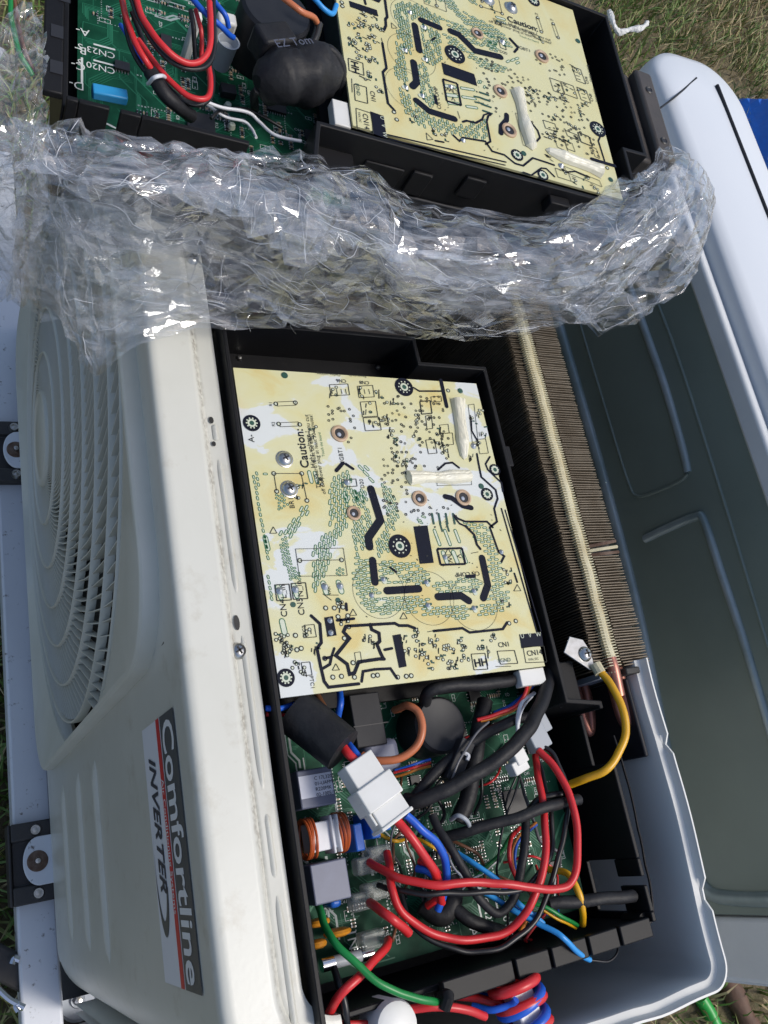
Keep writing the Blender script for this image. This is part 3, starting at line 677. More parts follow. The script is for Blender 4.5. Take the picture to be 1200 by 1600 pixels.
# traces
for pts, w in (([(325, 1072), (355, 1100), (360, 1165), (345, 1185), (357, 1245), (370, 1300), (385, 1320), (490, 1308)], 9), ([(365, 1255), (390, 1240), (395, 1215), (370, 1220)], 8), ([(395, 1215), (405, 1185)], 7),
               ([(445, 1108), (615, 1098), (630, 1106), (660, 1106), (685, 1115)], 9), ([(445, 1110), (437, 1128), (458, 1150), (410, 1210), (450, 1240), (458, 1275), (475, 1270), (490, 1232), (560, 1222), (578, 1222)], 10),
               ([(530, 1102), (535, 1120), (560, 1132), (563, 1160), (553, 1170), (565, 1200), (575, 1220)], 10), ([(500, 1300), (505, 1265), (545, 1258), (600, 1255), (610, 1270), (622, 1288)], 8),
               ([(750, 1125), (850, 1115), (875, 1130), (990, 1118), (1005, 1095)], 8), ([(775, 255), (795, 345)], 14), ([(680, 280), (700, 292), (775, 292)], 6),
               ([(765, 565), (790, 543), (815, 540), (838, 558)], 7), ([(900, 510), (905, 540), (915, 590), (965, 635), (972, 665), (960, 700), (970, 745), (945, 765), (975, 850), (995, 865), (985, 885)], 7),
               ([(945, 520), (930, 545), (938, 565), (985, 610), (990, 640)], 6), ([(820, 722), (835, 735), (860, 745), (935, 745), (955, 765)], 7), ([(860, 760), (890, 790), (900, 825), (912, 840)], 8), ([(820, 728), (840, 752), (862, 762)], 6),
               ([(985, 700), (1108, 1128)], 5), ([(998, 705), (1122, 1125)], 4), ([(880, 395), (882, 430), (905, 470)], 6), ([(412, 568), (435, 542)], 12), ([(445, 545), (470, 562)], 9), ([(415, 1088), (473, 1082)], 8), ([(446, 1030), (448, 1052)], 8), ([(1030, 925), (1040, 955)], 6), ([(600, 905), (620, 920)], 7), ([(580, 1190), (605, 1185)], 8)):
    kl(pts, w)
# round black rings with a bright hole ring
for x, y, ro, ri in ((118, 403, 27, 12), (237, 1287, 25, 11), (647, 278, 34, 13), (632, 830, 38, 13), (935, 650, 23, 12), (962, 565, 21, 12)):
    s_ = .000195; p = Zp(x, y)
    q_ = MB(); q_.ring(p, ri * 1.1 * s_, ro * s_, zk, 28); slots_p.append(('black_ring', q_)); PD.ring(p, ri * .62 * s_, ri * 1.12 * s_, zk + .0001, 20); T.disc(p, ri * .65 * s_, zk + .00005, 16)
    for q in range(10): a = q * .628; PD.disc((p[0] + math.cos(a) * (ro * .60) * s_, p[1] + math.sin(a) * (ro * .60) * s_), 2.6 * s_, zk + .0001, 8)
for x, y, r in ((232, 237, 11), (842, 291, 10), (262, 1033, 8), (418, 1018, 8), (915, 622, 10)): T.disc(Zp(x, y), r * .000195, zk, 14)
# pill shaped solder windows
def pin(p, poly):
    x, y = p; c = False; n = len(poly); j = n - 1
    for i in range(n):
        xi, yi = poly[i]; xj, yj = poly[j]
        if (yi > y) != (yj > y) and x < (xj - xi) * (y - yi) / (yj - yi) + xi: c = not c
        j = i
    return c
def pill(x, y, ang, ln, w):
    c = Vector(Zp(x, y)); s_ = .000195; d = Vector((math.cos(ang), -math.sin(ang))); nrm = Vector((-d.y, d.x)); out = []; inn = []
    for k in range(10):
        if k < 5: a = -math.pi / 2 + math.pi * k / 4; b = d * (ln / 2 - w / 2)
        else: a = math.pi / 2 + math.pi * (k - 5) / 4; b = -d * (ln / 2 - w / 2)
        e = d * math.cos(a) + nrm * math.sin(a)
        out.append(c + (b + e * w / 2) * s_); inn.append(c + (b * .97 + e * (w / 2 - 2.2)) * s_)
    G.add([(p.x, p.y, zg) for p in out] + [(p.x, p.y, zg) for p in inn], [(k, (k + 1) % 10, (k + 1) % 10 + 10, k + 10) for k in range(10)])
    PD.add([(p.x, p.y, zp_) for p in inn], [tuple(range(10))])
slots = [(548, 735, 55, 120), (540, 915, 22, 60), (645, 980, 75, 22), (820, 1008, 75, 24), (930, 940, 26, 85)]
def field(poly, ang, ln, w, gap=2.4, jit=1.2, skip=()):
    xs = [p[0] for p in poly]; ys = [p[1] for p in poly]; cx, cy = sum(xs) / len(xs), sum(ys) / len(ys); R = max(max(xs) - min(xs), max(ys) - min(ys))
    ca_, sa_ = math.cos(ang), math.sin(ang); rows = int(R / (w + gap)) + 2; cols = int(R / (ln + gap)) + 2
    for i in range(-rows, rows + 1):
        for j in range(-cols, cols + 1):
            u = (j + (.5 if i % 2 else 0)) * (ln + gap); v = i * (w + gap)
            x = cx + u * ca_ - v * sa_; y = cy + u * sa_ + v * ca_
            if pin((x, y), poly) and not any(abs(x - a) < c_ and abs(y - b) < d_ for a, b, c_, d_ in skip) and random.random() > .04:
                pill(x + random.uniform(-jit, jit), y + random.uniform(-jit, jit), ang, ln * random.uniform(.9, 1), w)
v_ = R_(80)
field([(392, 600), (440, 565), (470, 590), (450, 770), (400, 830), (372, 930), (340, 1005), (328, 990), (330, 850), (385, 760)], R_(108), 21, 9)
field([(470, 630), (520, 640), (540, 740), (510, 800), (515, 850), (480, 880), (468, 800)], v_, 18, 8.5)
field([(570, 615), (600, 630), (632, 700), (608, 790), (590, 850), (552, 870), (545, 820), (585, 745)], v_, 18, 8.5)
field([(475, 870), (520, 870), (538, 970), (575, 1010), (720, 1005), (745, 1035), (870, 1035), (935, 1025), (955, 960), (930, 850), (870, 765), (830, 735), (938, 755), (985, 890), (1012, 1010), (990, 1060), (870, 1090), (740, 1075), (650, 1058), (560, 1068), (500, 1045), (475, 960)], R_(-3), 20, 8, skip=((700, 1060, 14, 20), (885, 1050, 16, 30)))
field([(560, 880), (600, 880), (690, 890), (735, 912), (740, 950), (700, 962), (590, 962), (570, 940)], R_(-3), 20, 8)
field([(750, 960), (900, 930), (915, 955), (890, 985), (760, 990)], R_(-3), 20, 8)
field([(118, 572), (148, 570), (150, 700), (200, 1030), (188, 1030), (150, 760)], v_, 15, 8, 4)
field([(148, 575), (182, 572), (180, 585), (150, 590)], 0, 16, 8)
field([(215, 790), (290, 690), (322, 690), (318, 720), (255, 800)], R_(125), 22, 9)
field([(200, 650), (235, 650), (245, 690), (210, 705)], R_(30), 9, 8, 2)
field([(215, 795), (245, 800), (255, 890), (290, 925), (285, 948), (245, 945), (225, 860)], R_(20), 10, 8, 2)
field([(410, 905), (440, 905), (440, 930), (410, 935)], R_(30), 9, 8, 2)
field([(490, 540), (520, 560), (550, 615), (535, 620), (485, 560)], R_(50), 26, 10)
for x, y, a, ln, w in ((322, 590, 85, 45, 13), (342, 592, 85, 45, 13), (445, 660, 85, 42, 12), (480, 655, 85, 42, 12), (500, 660, 85, 40, 12), (170, 820, 85, 50, 16), (228, 1110, 85, 50, 18), (372, 975, 80, 46, 18), (425, 972, 80, 46, 18),
                       (215, 990, 82, 48, 16), (270, 985, 82, 48, 16), (762, 800, 80, 60, 12), (798, 800, 80, 60, 12), (832, 795, 80, 50, 12), (790, 870, 78, 50, 16), (825, 868, 78, 50, 16), (855, 866, 78, 50, 14), (700, 740, 20, 18, 8), (715, 728, 20, 18, 8), (705, 748, 20, 18, 8)): pill(x, y, R_(a), ln, w)
for x in (742, 765, 790, 815): T.line([Zp(x + 2, 718), Zp(x + 8, 752)], 7 * .000195, zk)
for x in (770, 793): T.line([Zp(x + 2, 752), Zp(x + 10, 778)], 6 * .000195, zk)
for x, y in ((575, 945), (725, 955), (890, 985), (730, 1035), (890, 1045), (450, 605)): T.line([Zp(x - 12, y + 4), Zp(x + 10, y - 4)], 8 * .000195, zk); PD.disc(Zp(x + 4, y + 8), 8 * .000195, zk + .0001, 10)
# thin outlines, boxes, vias, fine marks
def fbox(x0, y0, x1, y1, w=2.2, sk=8, mb=None): (mb or F).frame([Zp(x0, y0), Zp(x1, y0 - 3), Zp(x1 + sk, y1 - 3), Zp(x0 + sk, y1)], w * .000195, zk)
fbox(270, 840, 436, 935, 1.6, 14); fbox(198, 965, 248, 1020, 3); fbox(255, 960, 305, 1015, 3); fbox(388, 270, 452, 308, 2.4, 6); fbox(485, 275, 538, 315, 2.4, 6)
fbox(495, 330, 548, 382, 2.4, 8); fbox(505, 385, 560, 430, 2.4, 8); fbox(702, 328, 738, 372, 4, 6); fbox(722, 378, 742, 424, 2.4, 5); fbox(722, 462, 752, 510, 2.4, 10); fbox(770, 410, 800, 440, 2, 4); fbox(775, 440, 815, 480, 2, 4)
fbox(205, 330, 270, 344, 1.8, 2); fbox(215, 402, 280, 416, 1.8, 2); fbox(880, 1205, 928, 1260, 2.6, 10); fbox(970, 1195, 1030, 1240, 2.6, 12); fbox(1060, 1180, 1132, 1235, 2.2, 10); fbox(870, 340, 890, 470, 1.8, 14); fbox(900, 460, 930, 510, 2, 10)
fbox(762, 840, 848, 895, 7, 12, K); fbox(300, 1105, 335, 1148, 2, 8); fbox(290, 1235, 320, 1280, 2, 8); fbox(430, 600, 480, 625, 2.4, 4); fbox(760, 590, 880, 620, 1.6, 2); fbox(475, 1200, 495, 1240, 1.6, 6); fbox(740, 312, 775, 330, 2, 3)
for x0 in (395, 412, 428, 443, 492, 508, 524): F.line([Zp(x0, 285), Zp(x0 + 4, 302)], 2 * .000195, zk, False)
for r_, x, y in ((85, 560, 985), (85, 735, 1010), (85, 890, 1030)):
    p = Zp(x, y); F.ring(p, r_ * .000195 - .00018, r_ * .000195, zk, 40)
for a_, b_ in (((195, 578), (290, 578)), ((195, 578), (205, 640)), ((290, 578), (310, 670)), ((285, 880), (430, 878)), ((420, 1000), (370, 1000)), ((728, 1128), (770, 1120)), ((880, 855), (905, 850)), ((365, 995), (395, 1018)), ((1018, 1247), (965, 1248))): F.line([Zp(*a_), Zp(*b_)], 2 * .000195, zk, False)
for x, y in ((195, 578), (292, 578), (205, 640), (310, 672), (285, 880), (430, 878), (202, 336), (270, 332), (212, 406), (285, 408), (375, 1045), (405, 1045), (435, 1042), (270, 1140), (275, 1190), (290, 1185), (418, 1075), (452, 1072), (1012, 1098), (1035, 1090), (455, 1110), (800, 290), (888, 480), (980, 850), (625, 1285), (655, 1282), (672, 1280), (555, 1278), (540, 1280), (475, 1285), (430, 1282), (400, 1285), (372, 1220), (440, 1150), (470, 1235)):
    F.ring(Zp(x, y), 4.5 * .000195, 7.5 * .000195, zk, 12); PD.disc(Zp(x, y), 4.4 * .000195, zk - .00005, 10)
rg = random.Random(11)
for i in range(190):
    x = rg.uniform(560, 800); y = rg.uniform(300, 720)
    if 640 < x < 700 and y < 320 or x > 800 or 660 < x and 560 < y < 700: continue
    if rg.random() < .5: x = round(x / 16) * 16 + rg.uniform(-2, 2); y = round(y / 24) * 24
    F.ring(Zp(x, y), 2.3 * .000195, rg.uniform(4.0, 5.4) * .000195, zk, 9)
for i in range(26):
    x = rg.uniform(380, 480); y = rg.uniform(330, 470)
    if (x - 423) ** 2 + (y - 440) ** 2 < 1600: continue
    F.ring(Zp(x, y), 2.3 * .000195, 4.6 * .000195, zk, 9)
for cx, cy in ((648, 1150), (655, 1200), (715, 1170), (720, 1210), (760, 1170), (770, 1220), (820, 1200), (825, 1240), (855, 1180), (860, 1215), (735, 1240), (690, 1120), (950, 1150), (230, 1170), (240, 1200), (310, 1130), (620, 470), (655, 540), (620, 525), (695, 390), (890, 390), (905, 480), (330, 430), (230, 1150), (300, 1260), (545, 1160), (520, 1150), (690, 1150), (700, 1200), (745, 1150), (790, 1180), (800, 1240), (840, 1160), (905, 1170), (930, 1190), (215, 1140), (250, 1180), (270, 1240), (340, 1180), (420, 1040), (440, 1090), (1000, 1030), (1010, 960), (1005, 920), (920, 430), (910, 360), (880, 520), (760, 470), (690, 450), (580, 380), (600, 330), (560, 300), (520, 350), (535, 405), (400, 290), (500, 295), (350, 600), (270, 660), (290, 620), (600, 430), (770, 430), (790, 500)):
    for q in range(6):
        x = cx + rg.uniform(-14, 14); y = cy + rg.uniform(-16, 16); r = rg.random()
        if r < .45: F.ring(Zp(x, y), 3.4 * .000195, 5.6 * .000195, zk, 10); PD.disc(Zp(x, y), 3.4 * .000195, zk - .00005, 8)
        elif r < .8: F.line([Zp(x, y), Zp(x + rg.uniform(-3, 3), y + rg.uniform(8, 20))], rg.uniform(2, 4) * .000195, zk, False)
        else: T.line([Zp(x, y), Zp(x + rg.uniform(6, 12), y + rg.uniform(-3, 3))], 5 * .000195, zk, False)
for i in range(70):                              # small dark crumbs of print beside the slots
    x = rg.uniform(480, 1010); y = rg.uniform(620, 1080); F.line([Zp(x, y), Zp(x + rg.uniform(-6, 6), y + rg.uniform(-6, 6))], rg.uniform(1.5, 3) * .000195, zk + .00003, False)
for x, y in ((193, 775), (1040, 975), (470, 1060), (645, 1072), (410, 1250), (800, 850)):
    F.frame([Zp(x, y - 12), Zp(x + 13, y + 10), Zp(x - 12, y + 11)], 2 * .000195, zk)
# lettering
UY = Vector((0, 1, 0)); UXn = Vector((-1, 0, 0)); UX = Vector((1, 0, 0)); UYn = Vector((0, -1, 0))
def tx(body, x, y, size, d='up', mb=None, bold=0):
    p = Zp(x, y); o = Vector((p[0], p[1], zk + .00004)); ux, uy = {'up': (UY, UXn), 'rt': (UX, UY), 'inv': (-UX, UYn), 'dn': (UYn, UX)}[d]
    (mb or F).text(body, o, ux, uy, size * .000195, bold)
K_ = K
tx('Caution:', 318, 560, 38, 'up', K, .012); tx('Hight voltage !', 340, 560, 21, 'up', K); tx('Theboard must be after you cut', 358, 630, 19, 'up', F); tx('off the power plug at least 30 minutes!', 376, 650, 17, 'up', F)
tx('Touch the board', 372, 520, 12, 'up', G); tx('A-', 128, 470, 26, 'up', F); tx('BR1', 268, 700, 22, 'up', F); tx('CN4', 243, 1076, 26, 'up', K); tx('CN5', 303, 1070, 26, 'up', K); tx('L_in', 240, 1012, 24, 'up', K); tx('N_in', 298, 1006, 24, 'up', K)
tx('IGBT1', 440, 540, 20, 'up', F); tx('D20', 510, 630, 18, 'up', F); tx('CN14', 1075, 1212, 24, 'rt', K); tx('FAN_DC', 1080, 1228, 10, 'rt', F); tx('CN1', 975, 1182, 22, 'rt', K); tx('CN COMP', 908, 918, 20, 'inv', K)
tx('U   V   W', 1052, 1150, 20, 'rt', PD); tx('W', 795, 862, 24, 'dn', K); tx('V', 828, 858, 24, 'dn', K); tx('CN6', 445, 252, 18, 'inv', K); tx('CN8', 525, 258, 18, 'inv', K); tx('Online writing', 425, 232, 14, 'inv', F); tx('Power mode', 515, 238, 12, 'inv', F)
tx('CN4', 240, 1205, 16, 'up', F); tx('PTC1', 318, 1280, 16, 'dn', F); tx('PTC2', 312, 1150, 16, 'up', F); tx('VAR', 395, 1000, 14, 'up', F); tx('C', 650, 860, 20, 'up', F); tx('R1', 190, 345, 14, 'up', F); tx('R2', 200, 415, 14, 'up', F)
tx('HH', 893, 1250, 34, 'rt', K, .02); tx('EGND', 975, 1235, 17, 'rt', T)
for nm, mb_, mt in (('black_print', K, 'ink'), ('green_print', G, 'green_ink'), ('dark_print', T, 'teal_ink'), ('solder_pads', PD, 'pale'), ('fine_print', F, 'inkg')):
    shared(nm, mb_, M[mt], sharp=0, parts=brd, kind='stuff')
for nm, mb_ in slots_p: shared(nm, mb_, M['ink'], sharp=0, parts=brd)
# hardware on the board
def at_b(x, y, z=0): p = Zp(x, y); return Vector((p[0], p[1], z))
for x, y, r, mt in ((423, 440, 28, 'w_orange'), (472, 716, 23, 'finp'), (700, 665, 26, 'finp'), (852, 662, 28, 'finp')):
    s_ = r * .000195; m = MB(); m.lathe(at_b(x, y), [(s_ * .62, -.006), (s_ * .62, .0008), (s_ * .8, .0014), (s_, .0010), (s_ * 1.02, .0)], 26); st = shared('standoff', m, M['tanring'] if r > 22 else M['tanring'], parts=brd)
    m = MB(); m.disc(at_b(x, y), s_ * .63, .00045, 20); shared('standoff_hole', m, M['smd_b'], parts=brd, sharp=0)
    m = MB(); m.lathe(at_b(x - 2, y + 3, .0006), [(0, .0004), (s_ * .2, .0003), (s_ * .26, 0)], 10); shared('hidden_screw', m, M['galv'], parts=brd)
for x, y in ((232, 528), (248, 632)):
    m = MB(); c = at_b(x, y); m.lathe(c, [(0, .0030), (.0024, .0029), (.0042, .0016), (.0046, .0006), (.0053, .0004), (.0054, 0)], 24); s1 = shared('board_screw', m, M['steel'], parts=brd)
    m = MB()
    for a in (.4, .4 + math.pi / 2): m.box(at_b(x, y, .0029), (.0044, .0010, .0005), (Vector((math.cos(a), math.sin(a), 0)), Vector((-math.sin(a), math.cos(a), 0)), Vector((0, 0, 1))))
    shared('screw_slot', m, M['smd_b'], parts=brd, sharp=0)
def gluebead(pts, ws, seed):
    P = spline([at_b(*p) for p in pts], 8); n = len(P); m = MB(); vs = []
    for i, p in enumerate(P):
        t_ = i / (n - 1); j = t_ * (len(ws) - 1); a = int(min(j, len(ws) - 2)); w = (ws[a] + (ws[a + 1] - ws[a]) * (j - a)) * .000195
        w *= min(1, math.sqrt(max(0, 1 - (max(0, abs(t_ - .5) - .44) / .06) ** 2)) + .08)
        d = (P[min(i + 1, n - 1)] - P[max(i - 1, 0)]).normalized(); nr = Vector((-d.y, d.x, 0))
        for k in range(11):
            u = -1 + 2 * k / 10; h = math.sqrt(max(0, 1 - u * u)) * w * .85 * (1 + .12 * noise.noise(p * 260 + Vector((k * .5, seed, 0)))) - .0005 * math.exp(-((u - .25) / .10) ** 2)
            vs.append(p + nr * (u * w * (1 + .12 * noise.noise(p * 120 + Vector((seed, k > 5, 0))))) + Vector((0, 0, max(0, h) + .0003)))
    m.add(vs, [(i * 11 + k, (i + 1) * 11 + k, (i + 1) * 11 + k + 1, i * 11 + k + 1) for i in range(n - 1) for k in range(10)])
    shared('glue_bead', m, M['glue'], parts=brd, sharp=0)
gluebead([(832, 318), (838, 380), (848, 450), (855, 530)], [30, 24, 22, 24, 10], 1); gluebead([(655, 595), (715, 590), (790, 592), (885, 585)], [26, 22, 18, 26, 20], 2)
for i in range(16):                               # raised solder joints
    x, y = [(575, 945), (725, 955), (890, 985), (730, 1035), (890, 1045), (450, 608), (215, 985), (270, 980), (372, 970), (425, 968), (535, 1000), (790, 868), (888, 482), (985, 850), (390, 1088), (393, 1130)][i]
    r = .0022 if i in (5, 6, 7, 8, 9, 12) else .0017
    m = MB(); m.lathe(at_b(x, y, .0003), [(0, r * .75), (r * .35, r * .62), (r * .7, r * .28), (r, 0)], 12); shared('solder_joint', m, M['tin'], parts=brd)
# white connector under the board's corner
m = MB(); a = W(812, 1052, -.004); m.bb(.3145, .3330, .0525, .0625, -.009, -.0018); shared('board_connector', m, M['nylon'], bevel=.0006)
for px, py in ((375, 558), (592, 573)):
    c = W(px, py, -.028); m = MB(); m.lathe((c.x, c.y, -.0295), [(0, .0016), (.0012, .0014), (.0018, 0)], 12); shared('shelf_screw', m, M['steel'], parts=tray)

# ---- green board -------------------------------------------------------
t = MB(); t.bb(.1640, .3530, -.0785, .0775, GB - .0016, GB); gbd = shared('main_board', t, M['gpcb'], sharp=0)
S = MB(); TR = MB(); sb = MB(); st_ = MB(); tn = MB(); rg = random.Random(21); zs = GB + .0002
GT = MB()
def clear_(x, y): return x > .262 and y < -.048
for i in range(110):                                # buses of fine parallel tracks under the mask
    x = rg.uniform(.168, .345); y = rg.uniform(-.075, .07); a = rg.choice([0, 1, 2, 3]) * math.pi / 2; base = [(x, y)]
    for k in range(rg.randint(2, 4)):
        l = rg.uniform(.004, .020); x = min(.350, max(.167, x + math.cos(a) * l)); y = min(.074, max(-.076, y + math.sin(a) * l)); base.append((x, y)); a += rg.choice([-1, 1]) * math.pi / 4
    if len(set(base)) < len(base): continue
    for q in range(rg.randint(1, 5)): GT.line([(bx_ + q * .0011, by_ + q * .0008) for bx_, by_ in base], rg.choice([.0003, .0004, .0007]), GB + .00008 + q * .000005, False)
for i in range(26):                                 # wide tinned power tracks
    x = rg.uniform(.168, .24); y = rg.uniform(-.072, .06); TR.line([(x, y), (x, y - .012), (x + .004, y - .017), (x + .004, y - rg.uniform(.02, .03))], rg.choice([.0008, .0012, .0016]), zs - .00004, False) if y > -.04 else None
for i in range(70):                                 # footprints with outlines, pads and part
    x = round(rg.uniform(.18, .345) / .002) * .002; y = round(rg.uniform(-.072, .068) / .002) * .002; w, h = rg.choice([(.004, .002), (.002, .004), (.006, .003), (.003, .006), (.005, .005)])
    if clear_(x, y): continue
    S.frame([(x - w / 2, y - h / 2), (x + w / 2, y - h / 2), (x + w / 2, y + h / 2), (x - w / 2, y + h / 2)], .00022, zs)
    for s_ in (-1, 1): TR.disc((x + s_ * w * .32, y), .0005, zs + .0001, 8)
for i in range(34):                                 # rows of pins and vias
    x = rg.uniform(.17, .335); y = rg.uniform(-.074, .06); hv = rg.random() < .5; nn = rg.randint(6, 16); r = rg.uniform(.0003, .0006)
    for q in range(nn):
        xx, yy = (x + q * .0018, y) if hv else (x, y + q * .0018)
        if .166 < xx < .351 and -.076 < yy < .075 and not clear_(xx, yy): TR.disc((xx, yy), r, zs + .0001, 8)
for i in range(130):                                # rows of chip parts
    x = rg.uniform(.195, .345); y = rg.uniform(-.074, .070); hv = rg.random() < .5; nn = rg.randint(2, 7); w, h = (.0016, .0009) if hv else (.0009, .0016)
    for q in range(nn):
        xx, yy = (x, y + q * .0017) if hv else (x + q * .0017, y)
        if xx > .350 or yy > .074 or clear_(xx, yy): continue
        (sb if rg.random() < .5 else st_).bb(xx - w / 2, xx + w / 2, yy - h / 2, yy + h / 2, GB + .00005, GB + .0008)
        e = (w * .5 + .0003, 0) if hv else (0, h * .5 + .0003)
        for s_ in (-1, 1): tn.bb(xx + s_ * e[0] - .0003, xx + s_ * e[0] + .0003, yy + s_ * e[1] - .0003, yy + s_ * e[1] + .0003, GB + .00004, GB + .0006)
for x, y, w, h, nn in ((.287, .035, .012, .012, 8), (.318, -.012, .016, .016, 12), (.262, -.030, .010, .006, 5), (.305, .058, .008, .012, 6), (.338, .02, .006, .010, 5), (.252, .012, .006, .005, 4), (.335, -.052, .01, .006, 5), (.29, -.055, .006, .008, 5)):
    sb.bb(x - w / 2, x + w / 2, y - h / 2, y + h / 2, GB + .0003, GB + .0020)
    for q in range(nn):
        yy = y - h / 2 + h * (q + .5) / nn
        for s_ in (-1, 1): tn.bb(x + s_ * (w / 2 + .0007) - .0008, x + s_ * (w / 2 + .0007) + .0008, yy - .0002, yy + .0002, GB + .0002, GB + .0006)
for i in range(130):
    x = rg.uniform(.19, .347); y = rg.uniform(-.072, .07)
    if x > .255 and y < -.044: continue
    S.text(rg.choice(['R12', 'C41', 'D3', 'R7', 'C8', 'Q2', 'R30', 'C15', 'ZD1']), Vector((x, y, zs + .0001)), *rg.choice([(UX, UY), (-UX, UYn), (UY, UXn)]), .0026)
def G2(px, py): q = M2i @ W(px, py, .0582); return Vector((q.x + C1.x, q.y + C1.y, zs + .00015))
for body, px, py in (('CN23 S', 180, 84), ('CN20 S', 180, 108)): S.text(body, G2(px, py), UYn, UX, .0062)
for body, px, py in (('B-', 136, 76), ('C-', 134, 101), ('D-', 132, 131), ('A-', 140, 48)): S.text(body, G2(px, py), UYn, UX, .0075)
for (xa, ya), (xb2, yb2) in (((146, 69), (180, 78)), ((146, 94), (180, 103)), ((120, 170), (200, 210)), ((128, 90), (128, 130))): S.line([G2(xa, ya), G2(xb2, yb2)], .0012, zs + .00012, False)
S.text('N1-', Vector((W(560, 1482, GB).x, W(560, 1482, GB).y, zs + .0002)), UY, UXn, .008)
for nm, mb_, mt in (('silkscreen', S, 'silk'), ('traces', TR, 'trace'), ('green_tracks', GT, 'gtrace')): shared(nm, mb_, M[mt], sharp=0, parts=gbd, kind='stuff')
for nm, mb_, mt in (('black_chips', sb, 'smd_b'), ('tan_chips', st_, 'smd_t'), ('chip_ends', tn, 'tin')): shared(nm, mb_, M[mt], sharp=0, parts=gbd, kind='stuff')

# ---- box 1 components ----------------------------------------------------
def cbox(name, p0, p1, zt, mt, bevel=.0008, zb=None, ang=0, parent=None, extra=None):
    a = W(*p0, zt); b = W(*p1, zt); c = (a + b) / 2; zb = GB if zb is None else zb
    w, h = abs(a.x - b.x), abs(a.y - b.y)
    X = Vector((math.cos(ang), math.sin(ang), 0)); m = MB(); m.box((c.x, c.y, (zt + zb) / 2), (w, h, zt - zb), (X, Vector((-X.y, X.x, 0)), Vector((0, 0, 1))))
    return put(name, m, mt, parent or box1, bevel=bevel)
def rad(p, rpx): w = W(*p); return rpx * (w - CAMP).dot(RW.col[2]) / FPX
def wire(name, mt, pts, rpx, parent=None, n=10, smooth=8):
    m = MB(); P_ = spline([W(*p) for p in pts], smooth); k_ = Vector((rpx, pts[0][0] * .1, pts[0][1] * .1)); P_ = [q + Vector([.0009 * noise.noise(q * 75 + k_ + Vector((11 * c_, 0, 0))) for c_ in range(3)]) for q in P_]
    m.tube(P_, rad(pts[len(pts) // 2], rpx * .9), n, 1); return put(name, m, mt, parent or box1, sharp=60)
o = cbox('labelled_capacitor', (463, 1205), (527, 1255), -.018, M['grey_c'])
a = W(466, 1214, -.0177); b = W(522, 1240, -.0177); m = MB(); m.add([(a.x, a.y, -.0177), (b.x, a.y, -.0177), (b.x, b.y, -.0177), (a.x, b.y, -.0177)], [(0, 1, 2, 3)]); lb = put('paper_label', m, M['label'], o, sharp=0)
m = MB()
for i, sx in enumerate(('C 17L3205004774', '01-UAFMQ1-2/18', 'R220MK', '02-1005/12/9KLS42')): m.text(sx, Vector((a.x + .0085, a.y - .0030 - i * .0028, -.0174)), UX, UY, .0026)
put('label_print', m, M['ink'], lb, sharp=0)
# choke
c = W(503, 1306, -.026); m = MB(); m.box((c.x, c.y, -.026), (.018, .0145, .012)); m.box((c.x + .003, c.y, -.0245), (.0014, .019, .014)); m.box((c.x + .0065, c.y, -.0245), (.0014, .019, .014)); ck = put('choke', m, M['nylon_g'] if False else M['w_white'], box1, bevel=.0006)
for q, x in enumerate([-.0105, -.0092, -.0078, -.0055, .0080, .0093, .0106, .0116]):
    m = MB(); pts = []
    for k in range(13):
        a_ = 2 * math.pi * k / 12; pts.append((c.x + x + .0008 * math.sin(a_ + q), c.y + .0098 * math.cos(a_), -.026 + .0085 * math.sin(a_)))
    m.tube(pts, .0008, 6, 3, False); put('winding', m, M['enamel'], ck)
cbox('blue_capacitor', (551, 1288), (572, 1328), -.022, M['blue_c']); cbox('blue_capacitor', (575, 1270), (596, 1308), -.020, M['blue_c'])
cbox('blue_capacitor', (596, 1288), (612, 1296), -.026, M['blue_c'])
cbox('film_capacitor', (484, 1352), (550, 1402), -.017, M['grey_c'], .0007)
rl = cbox('relay', (545, 1086), (606, 1162), -.022, M['dgrey'], .0007); 
m = MB(); c = W(580, 1132, -.0218); m.box(c, (.022, .0006, .0004)); put('relay_seam', m, M['smd_b'], rl)
cbox('grey_capacitor', (568, 1158), (632, 1204), -.024, M['grey_c'], .004)
cbox('blue_varistor', (516, 1405), (536, 1416), -.028, M['blue_c'], .002)
m = MB(); c = W(690, 1132, -.016); m.lathe((c.x, c.y, GB), [(.0165, 0), (.0165, .024), (.0150, .026), (.0138, .0255), (0, .0255)], 32); ec = put('electrolytic_capacitor', m, M['dgrey'], box1)
m = MB(); c = W(600, 1440, -.03); 
for px, py, s_ in ((527, 1457, .0075), (498, 1441, .006), (496, 1475, .005)):
    c = W(px, py, -.032); m = MB(); m.lathe((c.x, c.y, -.032), [(0, .0022), (s_ * .6, .002), (s_ * .9, .0012), (s_, 0), (s_ * .9, -.0012), (s_ * .6, -.002), (0, -.0022)], 20, (Vector((1, 0, 0)), Vector((0, 0, 1)), Vector((0, 1, 0)))); put('disc_capacitor', m, M['orange'], box1)
# fuse
p0 = W(505, 1508, -.030); p1 = W(582, 1488, -.030); d = (p1 - p0).normalized()
m = MB(); m.tube([p0 + d * .005, p1 - d * .006], .0031, 14, 1); fu = put('fuse', m, M['nylon_g'], box1)
for a_, b_ in ((p0 - d * .001, p0 + d * .0058), (p1 - d * .0068, p1)):
    m = MB(); m.tube([a_, b_], .0034, 14, 1); put('fuse_cap', m, M['chrome'], fu)
for px, py in ((572, 1352), (590, 1335), (585, 1392), (565, 1408), (580, 1468)):
    c = W(px, py, -.03); m = MB(); m.box(c, (.014, .009, .009)); put('terminal_sleeve', m, M['clear'], box1, bevel=.0015)
